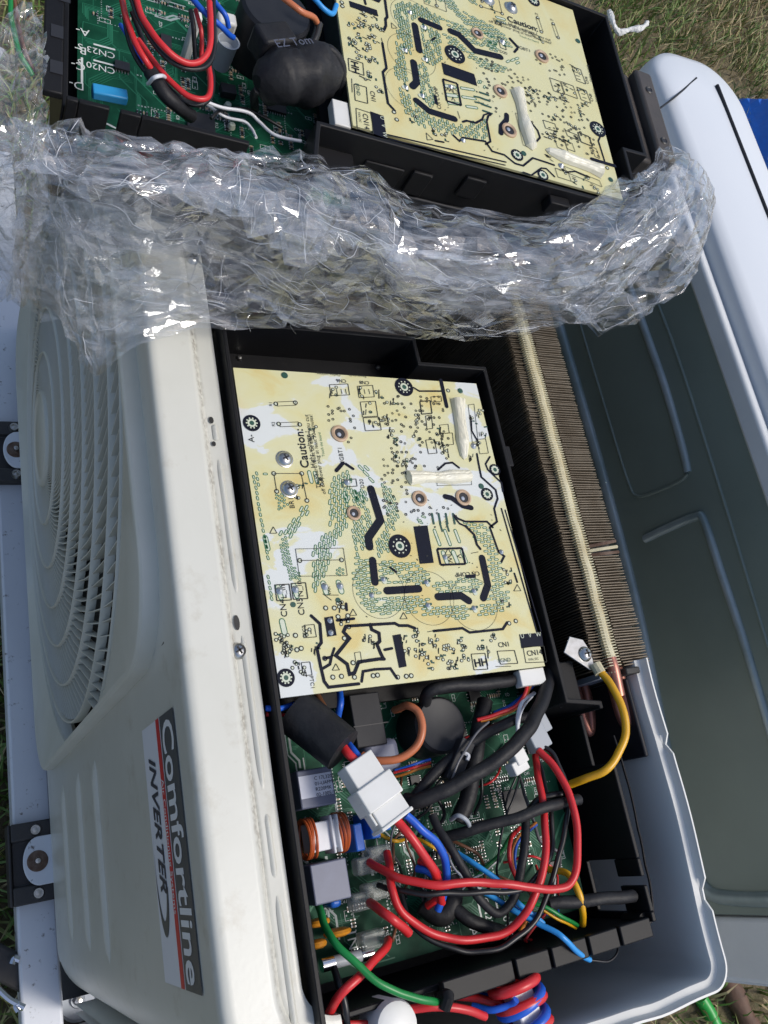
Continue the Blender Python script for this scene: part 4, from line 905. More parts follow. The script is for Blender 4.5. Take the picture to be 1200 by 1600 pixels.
# connectors and sleeves
m = MB(); p0 = W(462, 1112, -.012); p1 = W(536, 1172, .002); m.tube([p0, (p0 + p1) / 2, p1], lambda t_: .0128 - .0008 * t_, 22, 6); sl = put('black_sleeve', m, M['w_sleeve'], box1, sharp=60)
m = MB(); pa = W(556, 1194, .004); pb = W(606, 1272, .008); d = (pb - pa).normalized(); up = Vector((0, 0, 1)); up = (up - d * up.dot(d)).normalized(); sd = d.cross(up)
m.box(pa + d * .005, (.014, .0180, .0125), (d, sd, up)); cn = put('white_connector', m, M['nylon'], box1, bevel=.0007)
m = MB(); m.box(pa + d * .0178, (.0130, .0225, .0155), (d, sd, up)); put('connector_collar', m, M['nylon'], cn, bevel=.0007)
m = MB(); m.box(pa + d * .0292, (.0104, .0190, .0130), (d, sd, up)); m.box(pa + d * .0338, (.0020, .0208, .0146), (d, sd, up)); put('connector_plug', m, M['nylon'], cn, bevel=.0006)
m = MB(); m.box(pa + d * .024 + up * .0040 + sd * .0107, (.013, .0014, .004), (d, sd, up)); put('connector_latch', m, M['nylon'], cn, bevel=.0005)
for px, py, zz, w, h, mt in ((806, 1178, -.006, .0085, .0125, 'nylon'), (808, 1198, -.007, .011, .0075, 'nylon'), (836, 1150, -.010, .013, .017, 'nylon_g'), (842, 1128, -.014, .009, .014, 'nylon_g')):
    c = W(px, py, zz); m = MB(); X = Vector((.95, .30, 0)).normalized(); m.box(c, (w, h, .008), (X, Vector((-X.y, X.x, 0)), Vector((0, 0, 1)))); put('plug_connector', m, M[mt], box1, bevel=.0007)
m = MB(); c = W(715, 1190, -.008); X = Vector((.62, .78, 0)); m.box(c, (.026, .009, .008), (X, Vector((-X.y, X.x, 0)), Vector((0, 0, 1)))); put('black_plug', m, M['dgrey'], box1, bevel=.0006)
m = MB(); c = W(727, 1181, -.001); m.tube([W(724, 1176, -.003), W(732, 1180, -.002), W(730, 1188, -.002)], .0011, 6, 4); put('white_tab', m, M['w_white'], box1)
# wires (points: pixel column, pixel row, height above the rim)
for a_ in (
 ('red_wire', 'w_red', [(578, 1348, -.026), (592, 1357, -.018), (625, 1374, -.006), (680, 1382, .002), (760, 1379, .006), (820, 1386, .008), (866, 1391, .008), (892, 1378, .008), (903, 1335, .008), (898, 1270, .006), (878, 1215, .002), (842, 1170, -.006)], 7.0),
 ('red_wire', 'w_red', [(604, 1332, -.026), (609, 1360, -.016), (612, 1390, -.010), (632, 1430, -.010), (680, 1460, -.010), (735, 1469, -.008), (790, 1456, -.006), (828, 1416, .002), (850, 1350, .004), (852, 1290, .0), (842, 1220, -.008), (836, 1180, -.016)], 7.0),
 ('black_wire', 'w_black', [(590, 1384, -.026), (620, 1391, -.014), (680, 1396, -.004), (760, 1394, .0), (820, 1386, .0), (862, 1330, -.002), (858, 1260, -.006), (842, 1190, -.016)], 5.0),
 ('black_wire', 'w_black', [(628, 1400, -.022), (640, 1436, -.016), (675, 1470, -.012), (735, 1487, -.008), (790, 1478, -.004), (840, 1430, -.002), (872, 1340, .002), (888, 1250, .0), (868, 1185, -.004), (846, 1165, -.008)], 5.0),
 ('red_wire', 'w_red', [(578, 1410, -.024), (592, 1420, -.010), (612, 1436, -.004), (638, 1458, -.010)], 8.2),
 ('red_wire', 'w_red', [(607, 1468, -.024), (600, 1484, -.012), (570, 1516, -.002), (538, 1548, .0), (514, 1580, -.010), (508, 1600, -.02)], 8.2),
 ('green_wire', 'w_green', [(496, 1412, -.026), (508, 1446, -.010), (530, 1482, .0), (566, 1516, .004), (612, 1546, .006), (655, 1562, .004), (690, 1566, .0)], 7.0),
 ('red_wire', 'w_red', [(620, 1282, .008), (640, 1306, .010), (668, 1344, .006), (684, 1376, -.004), (690, 1410, -.016)], 8.0),
 ('blue_wire', 'w_blue', [(634, 1274, .010), (660, 1296, .010), (686, 1324, .006), (697, 1358, -.002), (696, 1392, -.012), (684, 1422, -.018)], 7.0),
 ('blue_wire', 'w_blue', [(652, 1356, -.018), (668, 1360, -.014), (684, 1372, -.014)], 6.5), ('red_wire', 'w_red', [(656, 1346, -.018), (672, 1352, -.012), (686, 1368, -.012)], 6.5),
 ('red_wire', 'w_red', [(690, 1396, -.014), (682, 1406, -.016), (668, 1416, -.022)], 6.5),
 ('red_wire', 'w_red', [(536, 1166, .002), (545, 1178, .005), (556, 1190, .006)], 8.0), ('blue_wire', 'w_blue', [(544, 1162, .0), (552, 1172, .004), (562, 1184, .006)], 6.0),
 ('brown_wire', 'w_brown', [(492, 1076, -.02), (508, 1108, -.012), (522, 1130, -.014)], 6.0), ('blue_wire', 'w_blue', [(530, 1068, -.02), (531, 1100, -.012), (526, 1134, -.02)], 6.0),
 ('blue_wire', 'w_blue', [(415, 1107, -.006), (440, 1106, -.006), (466, 1098, -.012)], 5.0), ('red_wire', 'w_red', [(415, 1116, -.010), (438, 1116, -.010), (450, 1118, -.014)], 4.0),
 ('salmon_wire', 'w_orange', [(616, 1108, -.028), (636, 1102, -.012), (653, 1112, -.006), (660, 1140, -.004), (648, 1168, -.006), (618, 1186, -.010), (586, 1188, -.016), (566, 1180, -.022)], 7.0),
 ('light_blue_wire', 'w_lblue', [(714, 1332, -.020), (740, 1350, -.012), (778, 1376, -.008), (812, 1412, -.006), (850, 1444, -.004)], 4.6),
 ('light_blue_wire', 'w_lblue', [(752, 1392, -.014), (790, 1416, -.010), (830, 1438, -.004), (868, 1456, .004), (884, 1468, .006), (900, 1486, .002), (922, 1500, -.004)], 5.0),
 ('thin_black_wire', 'w_black', [(922, 1500, -.004), (948, 1502, -.006), (964, 1488, -.008), (966, 1466, -.012)], 2.0),
 ('yellow_wire', 'w_yellow', [(858, 1358, -.020), (884, 1364, -.010), (900, 1388, -.004), (910, 1420, -.006), (912, 1446, -.014)], 6.0),
 ('earth_wire', 'w_yellow', [(932, 1042, -.001), (952, 1068, .004), (970, 1100, .008), (978, 1138, .008), (968, 1176, .006), (944, 1204, .002), (916, 1216, -.006), (890, 1226, -.016)], 7.0),
 ('sleeved_cable', 'w_sleeve', [(862, 1040, -.010), (856, 1068, -.004), (842, 1110, .004), (818, 1148, .008), (792, 1174, .008), (744, 1208, .004), (694, 1236, -.002), (652, 1252, -.008), (636, 1250, -.016)], 13.0),
 ('sleeved_cable', 'w_sleeve', [(838, 1118, -.016), (800, 1126, -.012), (752, 1150, -.010), (712, 1178, -.010), (672, 1216, -.010), (642, 1254, -.014), (640, 1266, -.022)], 10.0),
 ('sleeved_cable', 'w_sleeve', [(758, 1096, -.022), (748, 1140, -.018), (740, 1200, -.018), (730, 1250, -.018), (716, 1284, -.020)], 15.0),
 ('sleeved_cable', 'w_sleeve', [(696, 1308, -.020), (740, 1296, -.010), (800, 1280, -.002), (850, 1262, .002), (905, 1250, -.004)], 10.0),
 ('black_wire', 'w_black', [(826, 1268, -.012), (846, 1248, -.006), (878, 1242, -.004), (906, 1252, -.010)], 6.5),
 ('sleeved_cable', 'w_sleeve', [(676, 1274, -.010), (700, 1318, -.004), (728, 1366, -.004), (748, 1404, -.006), (774, 1426, -.008), (796, 1414, -.006), (808, 1388, -.004), (818, 1330, .0), (822, 1280, -.004)], 8.0),
 ('sleeved_cable', 'w_sleeve', [(856, 1412, -.010), (900, 1408, -.006), (950, 1404, -.004), (990, 1400, -.006)], 11.0),
 ('sleeved_cable', 'w_sleeve', [(706, 1416, -.022), (740, 1440, -.018), (790, 1458, -.018)], 12.0), ('sleeved_cable', 'w_sleeve', [(700, 1370, -.026), (706, 1400, -.024), (690, 1430, -.026), (660, 1410, -.03)], 20.0),
 ('sleeved_cable', 'w_sleeve', [(664, 1098, -.018), (670, 1082, -.010), (700, 1072, -.006), (760, 1068, -.006), (800, 1062, -.008)], 11.0),
 ('black_wire', 'w_black', [(812, 1216, -.008), (800, 1250, -.006), (786, 1290, -.008), (776, 1350, -.014), (778, 1376, -.02)], 2.2), ('black_wire', 'w_black', [(806, 1214, -.008), (796, 1236, -.010), (788, 1262, -.014)], 2.0),
 ('red_wire', 'w_red', [(824, 1056, -.008), (822, 1080, -.006), (806, 1104, -.008), (776, 1116, -.010), (746, 1124, -.014)], 3.4), ('orange_wire', 'w_org', [(830, 1056, -.008), (826, 1080, -.008), (806, 1106, -.010), (776, 1120, -.012), (750, 1126, -.014)], 3.2),
 ('blue_wire', 'w_blue', [(846, 1058, -.012), (824, 1080, -.014), (796, 1102, -.016), (772, 1114, -.018)], 3.0), ('white_wire', 'w_white', [(834, 1082, -.010), (818, 1096, -.006), (810, 1118, -.006), (808, 1142, -.010)], 3.4), ('white_wire', 'w_white', [(832, 1088, -.012), (820, 1102, -.010), (812, 1120, -.010), (810, 1142, -.012)], 2.6),
 ('red_wire', 'w_red', [(616, 1208, -.024), (648, 1198, -.018), (672, 1192, -.020)], 2.4), ('orange_wire', 'w_org', [(614, 1214, -.024), (646, 1206, -.018), (672, 1196, -.020)], 2.4), ('blue_wire', 'w_blue', [(618, 1203, -.024), (650, 1193, -.019), (672, 1188, -.020)], 2.4),
 ('red_wire', 'w_red', [(812, 1292, -.018), (800, 1310, -.012), (796, 1340, -.012), (806, 1374, -.016)], 4.0), ('blue_wire', 'w_blue', [(840, 1290, -.018), (812, 1310, -.016), (804, 1340, -.016), (808, 1372, -.02)], 3.0), ('orange_wire', 'w_org', [(838, 1286, -.018), (812, 1302, -.015), (801, 1330, -.015), (805, 1370, -.019)], 2.6),
 ('green_yellow_wire', 'w_green', [(800, 1304, -.030), (776, 1340, -.028), (740, 1374, -.028)], 3.6), ('green_yellow_wire', 'w_green', [(812, 1412, -.014), (846, 1416, -.008), (880, 1432, -.008), (902, 1446, -.014)], 3.8), ('yellow_wire', 'w_yellow', [(844, 1420, -.010), (876, 1438, -.009), (900, 1450, -.015)], 2.6),
 ('orange_wire', 'w_org', [(822, 1436, -.012), (814, 1456, -.010)], 4.0), ('grey_wire', 'w_grey', [(700, 1232, -.004), (718, 1190, .0), (742, 1150, -.002), (764, 1128, -.004)], 2.2),
 ('black_wire', 'w_black', [(522, 1512, -.012), (534, 1546, -.004), (540, 1580, -.004), (544, 1610, -.010)], 6.5), ('red_wire', 'w_red', [(505, 1600, -.014), (560, 1598, -.012), (600, 1604, -.012)], 5.0),
 ('red_wire', 'w_red', [(636, 1578, -.006), (680, 1574, .0), (730, 1578, .0), (758, 1588, -.004)], 7.5), ('red_wire', 'w_red', [(704, 1556, -.024), (744, 1560, -.016), (782, 1568, -.012)], 7.0), ('blue_wire', 'w_blue', [(720, 1550, -.024), (752, 1556, -.018), (786, 1560, -.014)], 6.0), ('blue_wire', 'w_blue', [(738, 1572, -.012), (770, 1578, -.004), (796, 1572, .0), (806, 1562, .004)], 6.0),
): wire(a_[0], M[a_[1]], a_[2], a_[3])
# thin leads lying in a tangle over the board
rt = random.Random(42)
for i in range(22):
    x = rt.uniform(620, 850); y = rt.uniform(1110, 1440); a = rt.uniform(0, 6.28); z = rt.uniform(-.036, -.020); pts = [(x, y, -.040)]
    for k in range(rt.randint(3, 5)):
        l = rt.uniform(22, 48); x = min(872, max(560, x + math.cos(a) * l)); y = min(1470, max(1090, y + math.sin(a) * l)); a += rt.uniform(-.9, .9); pts.append((x, y, z + rt.uniform(-.004, .006)))
    pts[-1] = (pts[-1][0], pts[-1][1], -.040); c_ = rt.choice(['w_black', 'w_black', 'w_black', 'w_grey', 'w_red', 'w_white', 'w_yellow', 'w_blue', 'w_brown'])
    wire('thin_lead', M[c_], pts, rt.uniform(1.8, 3.4), n=7, smooth=6)
# cable tie and ferrite bundle at the near end
m = MB(); c = W(724, 1272, -.006); wire('cable_tie', M['nylon_g'], [(704, 1282, -.014), (716, 1276, -.006), (730, 1284, -.006), (734, 1296, -.016)], 4.0)
c0 = W(806, 1545, -.006); c1 = W(832, 1612, -.006); d = (c1 - c0).normalized(); sd = Vector((-d.y, d.x, 0)); m = MB(); m.box((c0 + c1) / 2, ((c1 - c0).length, .0135, .010), (d, sd, Vector((0, 0, 1)))); fr = put('tie_bundle', m, M['w_white'], box1, bevel=.001)
for i, (s_, mt) in enumerate(((.002, 'w_red'), (.0065, 'w_blue'), (.011, 'w_red'), (.0165, 'w_blue'), (.0225, 'w_red'), (.028, 'w_blue'), (.0335, 'w_red'))):
    m = MB(); pts = []
    for k in range(15):
        a_ = 2 * math.pi * k / 14; rr = 1.15 if i < 3 else 1.0
        pts.append(c0 + d * (s_ - .002 + .0035 * math.sin(a_ * .5) * (1 if i % 2 else -1)) + sd * (.0108 * rr * math.cos(a_)) + Vector((0, 0, .0085 * rr * math.sin(a_))))
    m.tube(pts, .0028, 10, 5, False); put('red_loop' if mt == 'w_red' else 'blue_loop', m, M[mt], fr, sharp=60)
m = MB(); c = W(618, 1588, -.002); m.lathe((c.x, c.y - .004, -.022), [(.0115, 0), (.0115, .018), (.0105, .0205), (.008, .0215), (.0, .0215)], 26); put('white_cap', m, M['nylon'], box1)
m = MB(); m.tube([W(688, 1560, -.004), W(700, 1556, .004), W(694, 1576, .002)], .0032, 10, 4); put('cable_clip', m, M['black'], box1)
# earth lug with screw
m = MB(); pts = [W(*p, .0) for p in ((893, 993), (914, 998), (927, 1018), (933, 1044), (926, 1046), (884, 1018))]; m.prism([(p.x, p.y) for p in pts][::-1], -.0035, -.002); lug = put('earth_lug', m, M['steel'], box1, bevel=.0004)
c = W(914, 1022, -.002); screw((c.x, c.y, -.0019), .0050, box1)
m = MB(); c = W(933, 1043, -.001); m.tube([W(930, 1038, -.001), W(938, 1052, .001)], .0036, 10, 1); put('crimp', m, M['finp'], lug)
# dark lid outline on the inner panel
wire('grommet_edge', M['black'], [(960, 1150, -.010), (985, 1240, -.010), (1008, 1350, -.010), (1020, 1418, -.010), (1016, 1440, -.010), (996, 1452, -.010)], 2.2)
c = W(1008, 1438, -.004); m = MB(); m.lathe((c.x, c.y, -.02), [(.0018, .016), (.0042, .016), (.0042, 0)], 16); put('screw_boss', m, M['black'], box1)

# ---- box 2 components ----------------------------------------------------
def w2(name, mt, pts, rpx, **k): return wire(name, M[mt], pts, rpx, box2, **k)
w2('red_wire', 'w_red', [(185, -30, .10), (196, 20, .108), (210, 60, .112), (226, 92, .11), (240, 116, .104)], 5.5)
w2('red_wire', 'w_red', [(205, -20, .116), (226, 34, .118), (256, 74, .118), (290, 96, .116), (318, 92, .116), (330, 66, .118), (326, 0, .12)], 5.5)
w2('black_wire', 'w_black', [(198, -20, .112), (222, 40, .114), (252, 84, .114), (290, 106, .112), (322, 102, .112), (336, 70, .114), (334, 0, .116)], 4.6)
w2('red_wire', 'w_red', [(216, 60, .106), (240, 96, .106), (268, 128, .106), (296, 150, .106), (320, 154, .106), (330, 136, .106), (326, 100, .104)], 5.2)
w2('black_wire', 'w_black', [(208, 20, .106), (236, 96, .102), (268, 142, .102), (300, 162, .1), (324, 158, .1), (334, 130, .1), (328, 100, .098)], 4.6)
w2('black_wire', 'w_black', [(196, 30, .106), (204, 70, .102), (222, 104, .1), (236, 122, .1)], 4.6); w2('blue_wire', 'w_blue', [(190, 40, .1), (208, 70, .102), (226, 98, .102)], 4)
w2('sleeved_cable', 'w_sleeve', [(234, 112, .104), (252, 138, .104), (274, 162, .1), (300, 182, .09)], 12.5); w2('cable_tie', 'w_white', [(232, 130, .1), (240, 121, .113), (252, 117, .114), (260, 122, .104)], 3.5)
w2('blue_wire', 'w_blue', [(300, -4, .116), (322, 20, .116), (345, 42, .112), (364, 58, .104)], 5); w2('blue_wire', 'w_blue', [(336, 0, .114), (352, 22, .112), (358, 44, .106)], 4.6)
w2('red_wire', 'w_red', [(306, 16, .112), (314, 46, .11), (314, 90, .1)], 4); w2('black_wire', 'w_black', [(298, 16, .112), (302, 50, .108), (306, 92, .098)], 4.2)
m = MB(); c = W(357, 66, .085); m.lathe((c.x, c.y, .068), [(.0050, 0), (.0056, .016), (.0064, .018), (.0056, .018), (.0046, .013), (0, .012)], 20); put('white_connector', m, M['nylon_g'], box2)
for p0, p1, zt, mt, nm in (((302, 14), (318, 30), .095, 'nylon', 'plug_connector'), ((340, 14), (372, 40), .088, 'nylon', 'plug_connector')):
    a = W(*p0, zt); b = W(*p1, zt); m = MB(); m.bb(a.x, b.x, b.y, a.y, .062, zt); put(nm, m, M[mt], box2, bevel=.0015)
a = W(142, 134, .088); m = MB(); b = W(203, 150, .088); dd = (W(200, 147, .088) - W(145, 136, .088)); ln = dd.length; dd.normalize(); m.box((W(145, 136, .088) + W(200, 147, .088)) / 2 - Vector((0, 0, .0025)), (ln, .0065, .005), (dd, Vector((-dd.y, dd.x, 0)), Vector((0, 0, 1)))); put('blue_relay', m, M['blue_l'], box2, bevel=.0008)
# black shrink-wrapped filter
c = W(468, 118, .098); X = Vector((.86, .38, .0)).normalized(); Y = Vector((-X.y, X.x, 0)); m = MB(); vs = []; nu, nv = 22, 18
for i in range(nu + 1):
    t_ = i / nu; xx = -.029 + .058 * t_; e = max(0, 1 - abs(2 * t_ - 1) ** 2.6) ** .5; e = max(.30, e) if 0 < i < nu else .22
    for k in range(nv):
        a_ = 2 * math.pi * k / nv; rr = e * (1 + .22 * noise.noise(Vector((t_ * 5, math.cos(a_) * 1.7, math.sin(a_) * 1.7))) + .12 * noise.noise(Vector((t_ * 15, math.cos(a_) * 5, math.sin(a_) * 5))))
        vs.append(c + X * xx + Y * (.0155 * rr * math.cos(a_)) + Vector((0, 0, .017 * rr * math.sin(a_))))
m.add(vs, [(i * nv + k, i * nv + (k + 1) % nv, (i + 1) * nv + (k + 1) % nv, (i + 1) * nv + k) for i in range(nu) for k in range(nv)] + [tuple(range(nv)), tuple(nu * nv + k for k in range(nv))]); fl = put('wrapped_filter', m, M['w_sleeve'], box2, sharp=70)
m = MB(); m.box(c - X * .010 + Y * .018 + Vector((0, 0, .006)), (.022, .014, .016), (X, Y, Vector((0, 0, 1)))); put('filter_clip', m, M['w_sleeve'], fl, bevel=.002)
m = MB(); o_ = c - X * .020 + Y * .004 + Vector((0, 0, .0178)); m.text('EZ Tom', o_, X, Y, .0075); put('filter_print', m, M['smd_p'], fl, sharp=0)
w2('salmon_wire', 'w_orange', [(440, -6, .118), (468, 14, .118), (488, 26, .114), (498, 40, .106)], 5.5); w2('black_wire', 'w_black', [(500, 38, .108), (494, 54, .106), (486, 70, .104)], 7)
w2('sleeved_cable', 'w_sleeve', [(490, 76, .108), (514, 78, .112), (532, 98, .108), (534, 124, .1), (528, 148, .09)], 8.5)
w2('sleeved_cable', 'w_sleeve', [(404, 140, .094), (398, 150, .086), (398, 172, .07)], 7.5)
w2('white_wire', 'w_white', [(318, 158, .084), (350, 168, .082), (388, 176, .08), (404, 190, .078), (430, 212, .08), (470, 221, .082)], 3.0); w2('white_wire', 'w_white', [(322, 162, .08), (352, 182, .076), (382, 190, .076), (392, 200, .076), (400, 214, .08)], 2.6); w2('black_wire', 'w_black', [(330, 186, .078), (348, 172, .078), (390, 172, .076), (440, 200, .074)], 3)
w2('blue_wire', 'w_lblue', [(490, -4, .112), (508, 14, .11), (520, 20, .108), (526, 6, .108)], 4.5)
m = MB(); c = W(430, 22, .09); m.lathe((c.x, c.y, .058), [(.021, 0), (.021, .034), (.0195, .036), (0, .036)], 32); put('electrolytic_capacitor', m, M['dgrey'], box2)
a = W(352, 132, .064); m = MB(); m.box((a.x + .002, a.y - .002, .0615), (.009, .007, .005)); put('chip', m, M['smd_b'], box2, bevel=.0004)
for px, py in ((358, 160), (364, 192)):
    c = W(px, py, .062); m = MB(); m.lathe((c.x, c.y, .0585), [(0, .003), (.0018, .0025), (.0024, 0)], 12); put('status_lamp', m, M['pale'], box2)
w2('green_yellow_wire', 'w_green', [(14, -10, .1), (18, 30, .1), (30, 80, .098), (52, 118, .092)], 4.5); w2('brown_wire', 'w_brown', [(22, -10, .098), (28, 40, .098), (42, 86, .096), (56, 116, .09)], 4)

# ------------------------------------------------------------------ white appliance behind the unit
AX0 = .62
app = thing('appliance', (.70, .25, GZ), 'white appliance with dark ribbed side panel standing behind the opened unit', 'appliance')
YA0, YA1 = -.200, .635
# body in plan, rounded far right corner
m = MB(); plan = [(AX0 + .006, YA0), (.750, YA0)]
for q in range(13): a = math.pi / 2 * q / 12; plan.append((.700 + .05 * math.cos(a), .598 + .055 * math.sin(a)))
for q in range(9): a = math.pi / 2 + math.pi / 2 * q / 8; plan.append((AX0 + .050 + .044 * math.cos(a), .613 + .040 * math.sin(a)))
N = len(plan); cx, cy = .685, .25; vs = []; lev = [(1, GZ + .03), (1, -.10), (1, -.030), (.992, -.012), (.97, -.002), (.93, .004), (.80, .008), (.3, .011)]
for s_, z in lev:
    for p in plan: vs.append((cx + (p[0] - cx) * s_ if p[0] > cx - .0 else cx + (p[0] - cx) * (1 - (1 - s_) * .35), cy + (p[1] - cy) * (1 - (1 - s_) * .18), z))
m.add(vs, [(i * N + j, i * N + (j + 1) % N, (i + 1) * N + (j + 1) % N, (i + 1) * N + j) for i in range(len(lev) - 1) for j in range(N)] + [tuple((len(lev) - 1) * N + j for j in range(N))])
put('body', m, M['appl'], app, sharp=50)
# slot along the far right shoulder and the fine seam
p0 = W(1118, 136, .0092); p1 = W(1200, 345, .0092); d = (p1 - p0)
m = MB(); m.tube([p0 + Vector((0, 0, .002)), p0 + d * .5 + Vector((0, 0, .002)), p1 + d * .6 + Vector((0, 0, .002))], lambda t_: .0020, 8, 4); put('slot', m, M['dgrey'], app)
m = MB(); m.tube([W(1030, 170, .0110), W(1050, 155, .0110), W(1068, 140, .0106), W(1088, 122, .0096)], .0011, 6, 6); put('seam', m, M['dgrey'], app)
# dark panel: pressed sheet in the vertical plane, with raised ribs
def dpt(px, py): p = WX(px, py, AX0); return (p.y, p.z)
m = MB(); m.bb(AX0 - .003, AX0 + .003, YA0 + .058, .60, GZ + .06, -.026); dp = put('side_panel', m, M['appl_d'], app, bevel=.001)
def rib(pts, r=.0045, name='pressed_rib', mt='rib_sheen'):
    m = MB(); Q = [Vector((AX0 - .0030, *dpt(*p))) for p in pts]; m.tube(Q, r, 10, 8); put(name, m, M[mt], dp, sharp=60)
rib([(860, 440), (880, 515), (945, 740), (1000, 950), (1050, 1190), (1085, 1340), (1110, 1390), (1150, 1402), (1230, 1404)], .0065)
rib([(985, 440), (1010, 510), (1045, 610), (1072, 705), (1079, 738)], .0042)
rib([(905, 490), (950, 640), (985, 752), (1000, 775), (1030, 768), (1066, 752), (1079, 740)], .0016, 'panel_groove', 'appl_d')
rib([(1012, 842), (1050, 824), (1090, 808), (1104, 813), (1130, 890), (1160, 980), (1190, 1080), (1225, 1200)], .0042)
rib([(1010, 420), (1060, 550), (1120, 735), (1180, 930), (1240, 1130)], .0016, 'panel_groove', 'appl_d')
m = MB(); m.bb(AX0 - .0060, AX0 + .004, YA0 + .03, .62, -.0255, -.006); put('top_trim', m, M['trim'], app, bevel=.003)
m = MB(); m.bb(AX0 - .0040, AX0 + .004, YA0 + .004, YA0 + .0565, GZ + .04, -.026); put('end_trim', m, M['trim'], app, bevel=.004)

# ------------------------------------------------------------------ blue tarp, hose, stick
c = Vector((2.17, 1.35, GZ)); m = MB(); nx, ny = 40, 30; vs = []
for i in range(nx + 1):
    for j in range(ny + 1):
        u, v = i / nx, j / ny; x = (u - .5) * .42; y = (v - .5) * .62; e = min(u, 1 - u, v, 1 - v)
        h = .10 * min(1, e * 7) + .025 * noise.noise(Vector((u * 5, v * 5, 0))) * min(1, e * 9) + .012 * abs(noise.noise(Vector((u * 14, v * 9, 3))))
        vs.append((c.x + x + .012 * noise.noise(Vector((v * 6, 0, u))), c.y + y + .012 * noise.noise(Vector((u * 6, 1, v))), GZ + max(.003, h)))
m.add(vs, [(i * (ny + 1) + j, (i + 1) * (ny + 1) + j, (i + 1) * (ny + 1) + j + 1, i * (ny + 1) + j + 1) for i in range(nx) for j in range(ny)])
o = put('tarp', m, M['tarp'], sharp=0); sol = o.modifiers.new('solid', 'SOLIDIFY'); sol.thickness = .003
tag(o, 'crumpled blue tarp lying on the dry grass', 'tarp')
m = MB(); m.tube([W(1095, 1560, -.73), W(1112, 1590, -.73), W(1140, 1660, -.73), W(1150, 1760, -.73)], .0105, 12, 8); tag(put('garden_hose', m, M['hose'], sharp=60), 'bright green garden hose on the soil beside the unit corner', 'hose')
m = MB(); m.tube([W(1120, 1500, -.725), W(1150, 1560, -.725), W(1190, 1640, -.725)], lambda t_: .016 + .002 * math.sin(t_ * 17), 10, 8); tag(put('wooden_stick', m, M['stick'], sharp=60), 'brown wooden stick lying on bare soil below the appliance', 'stick')

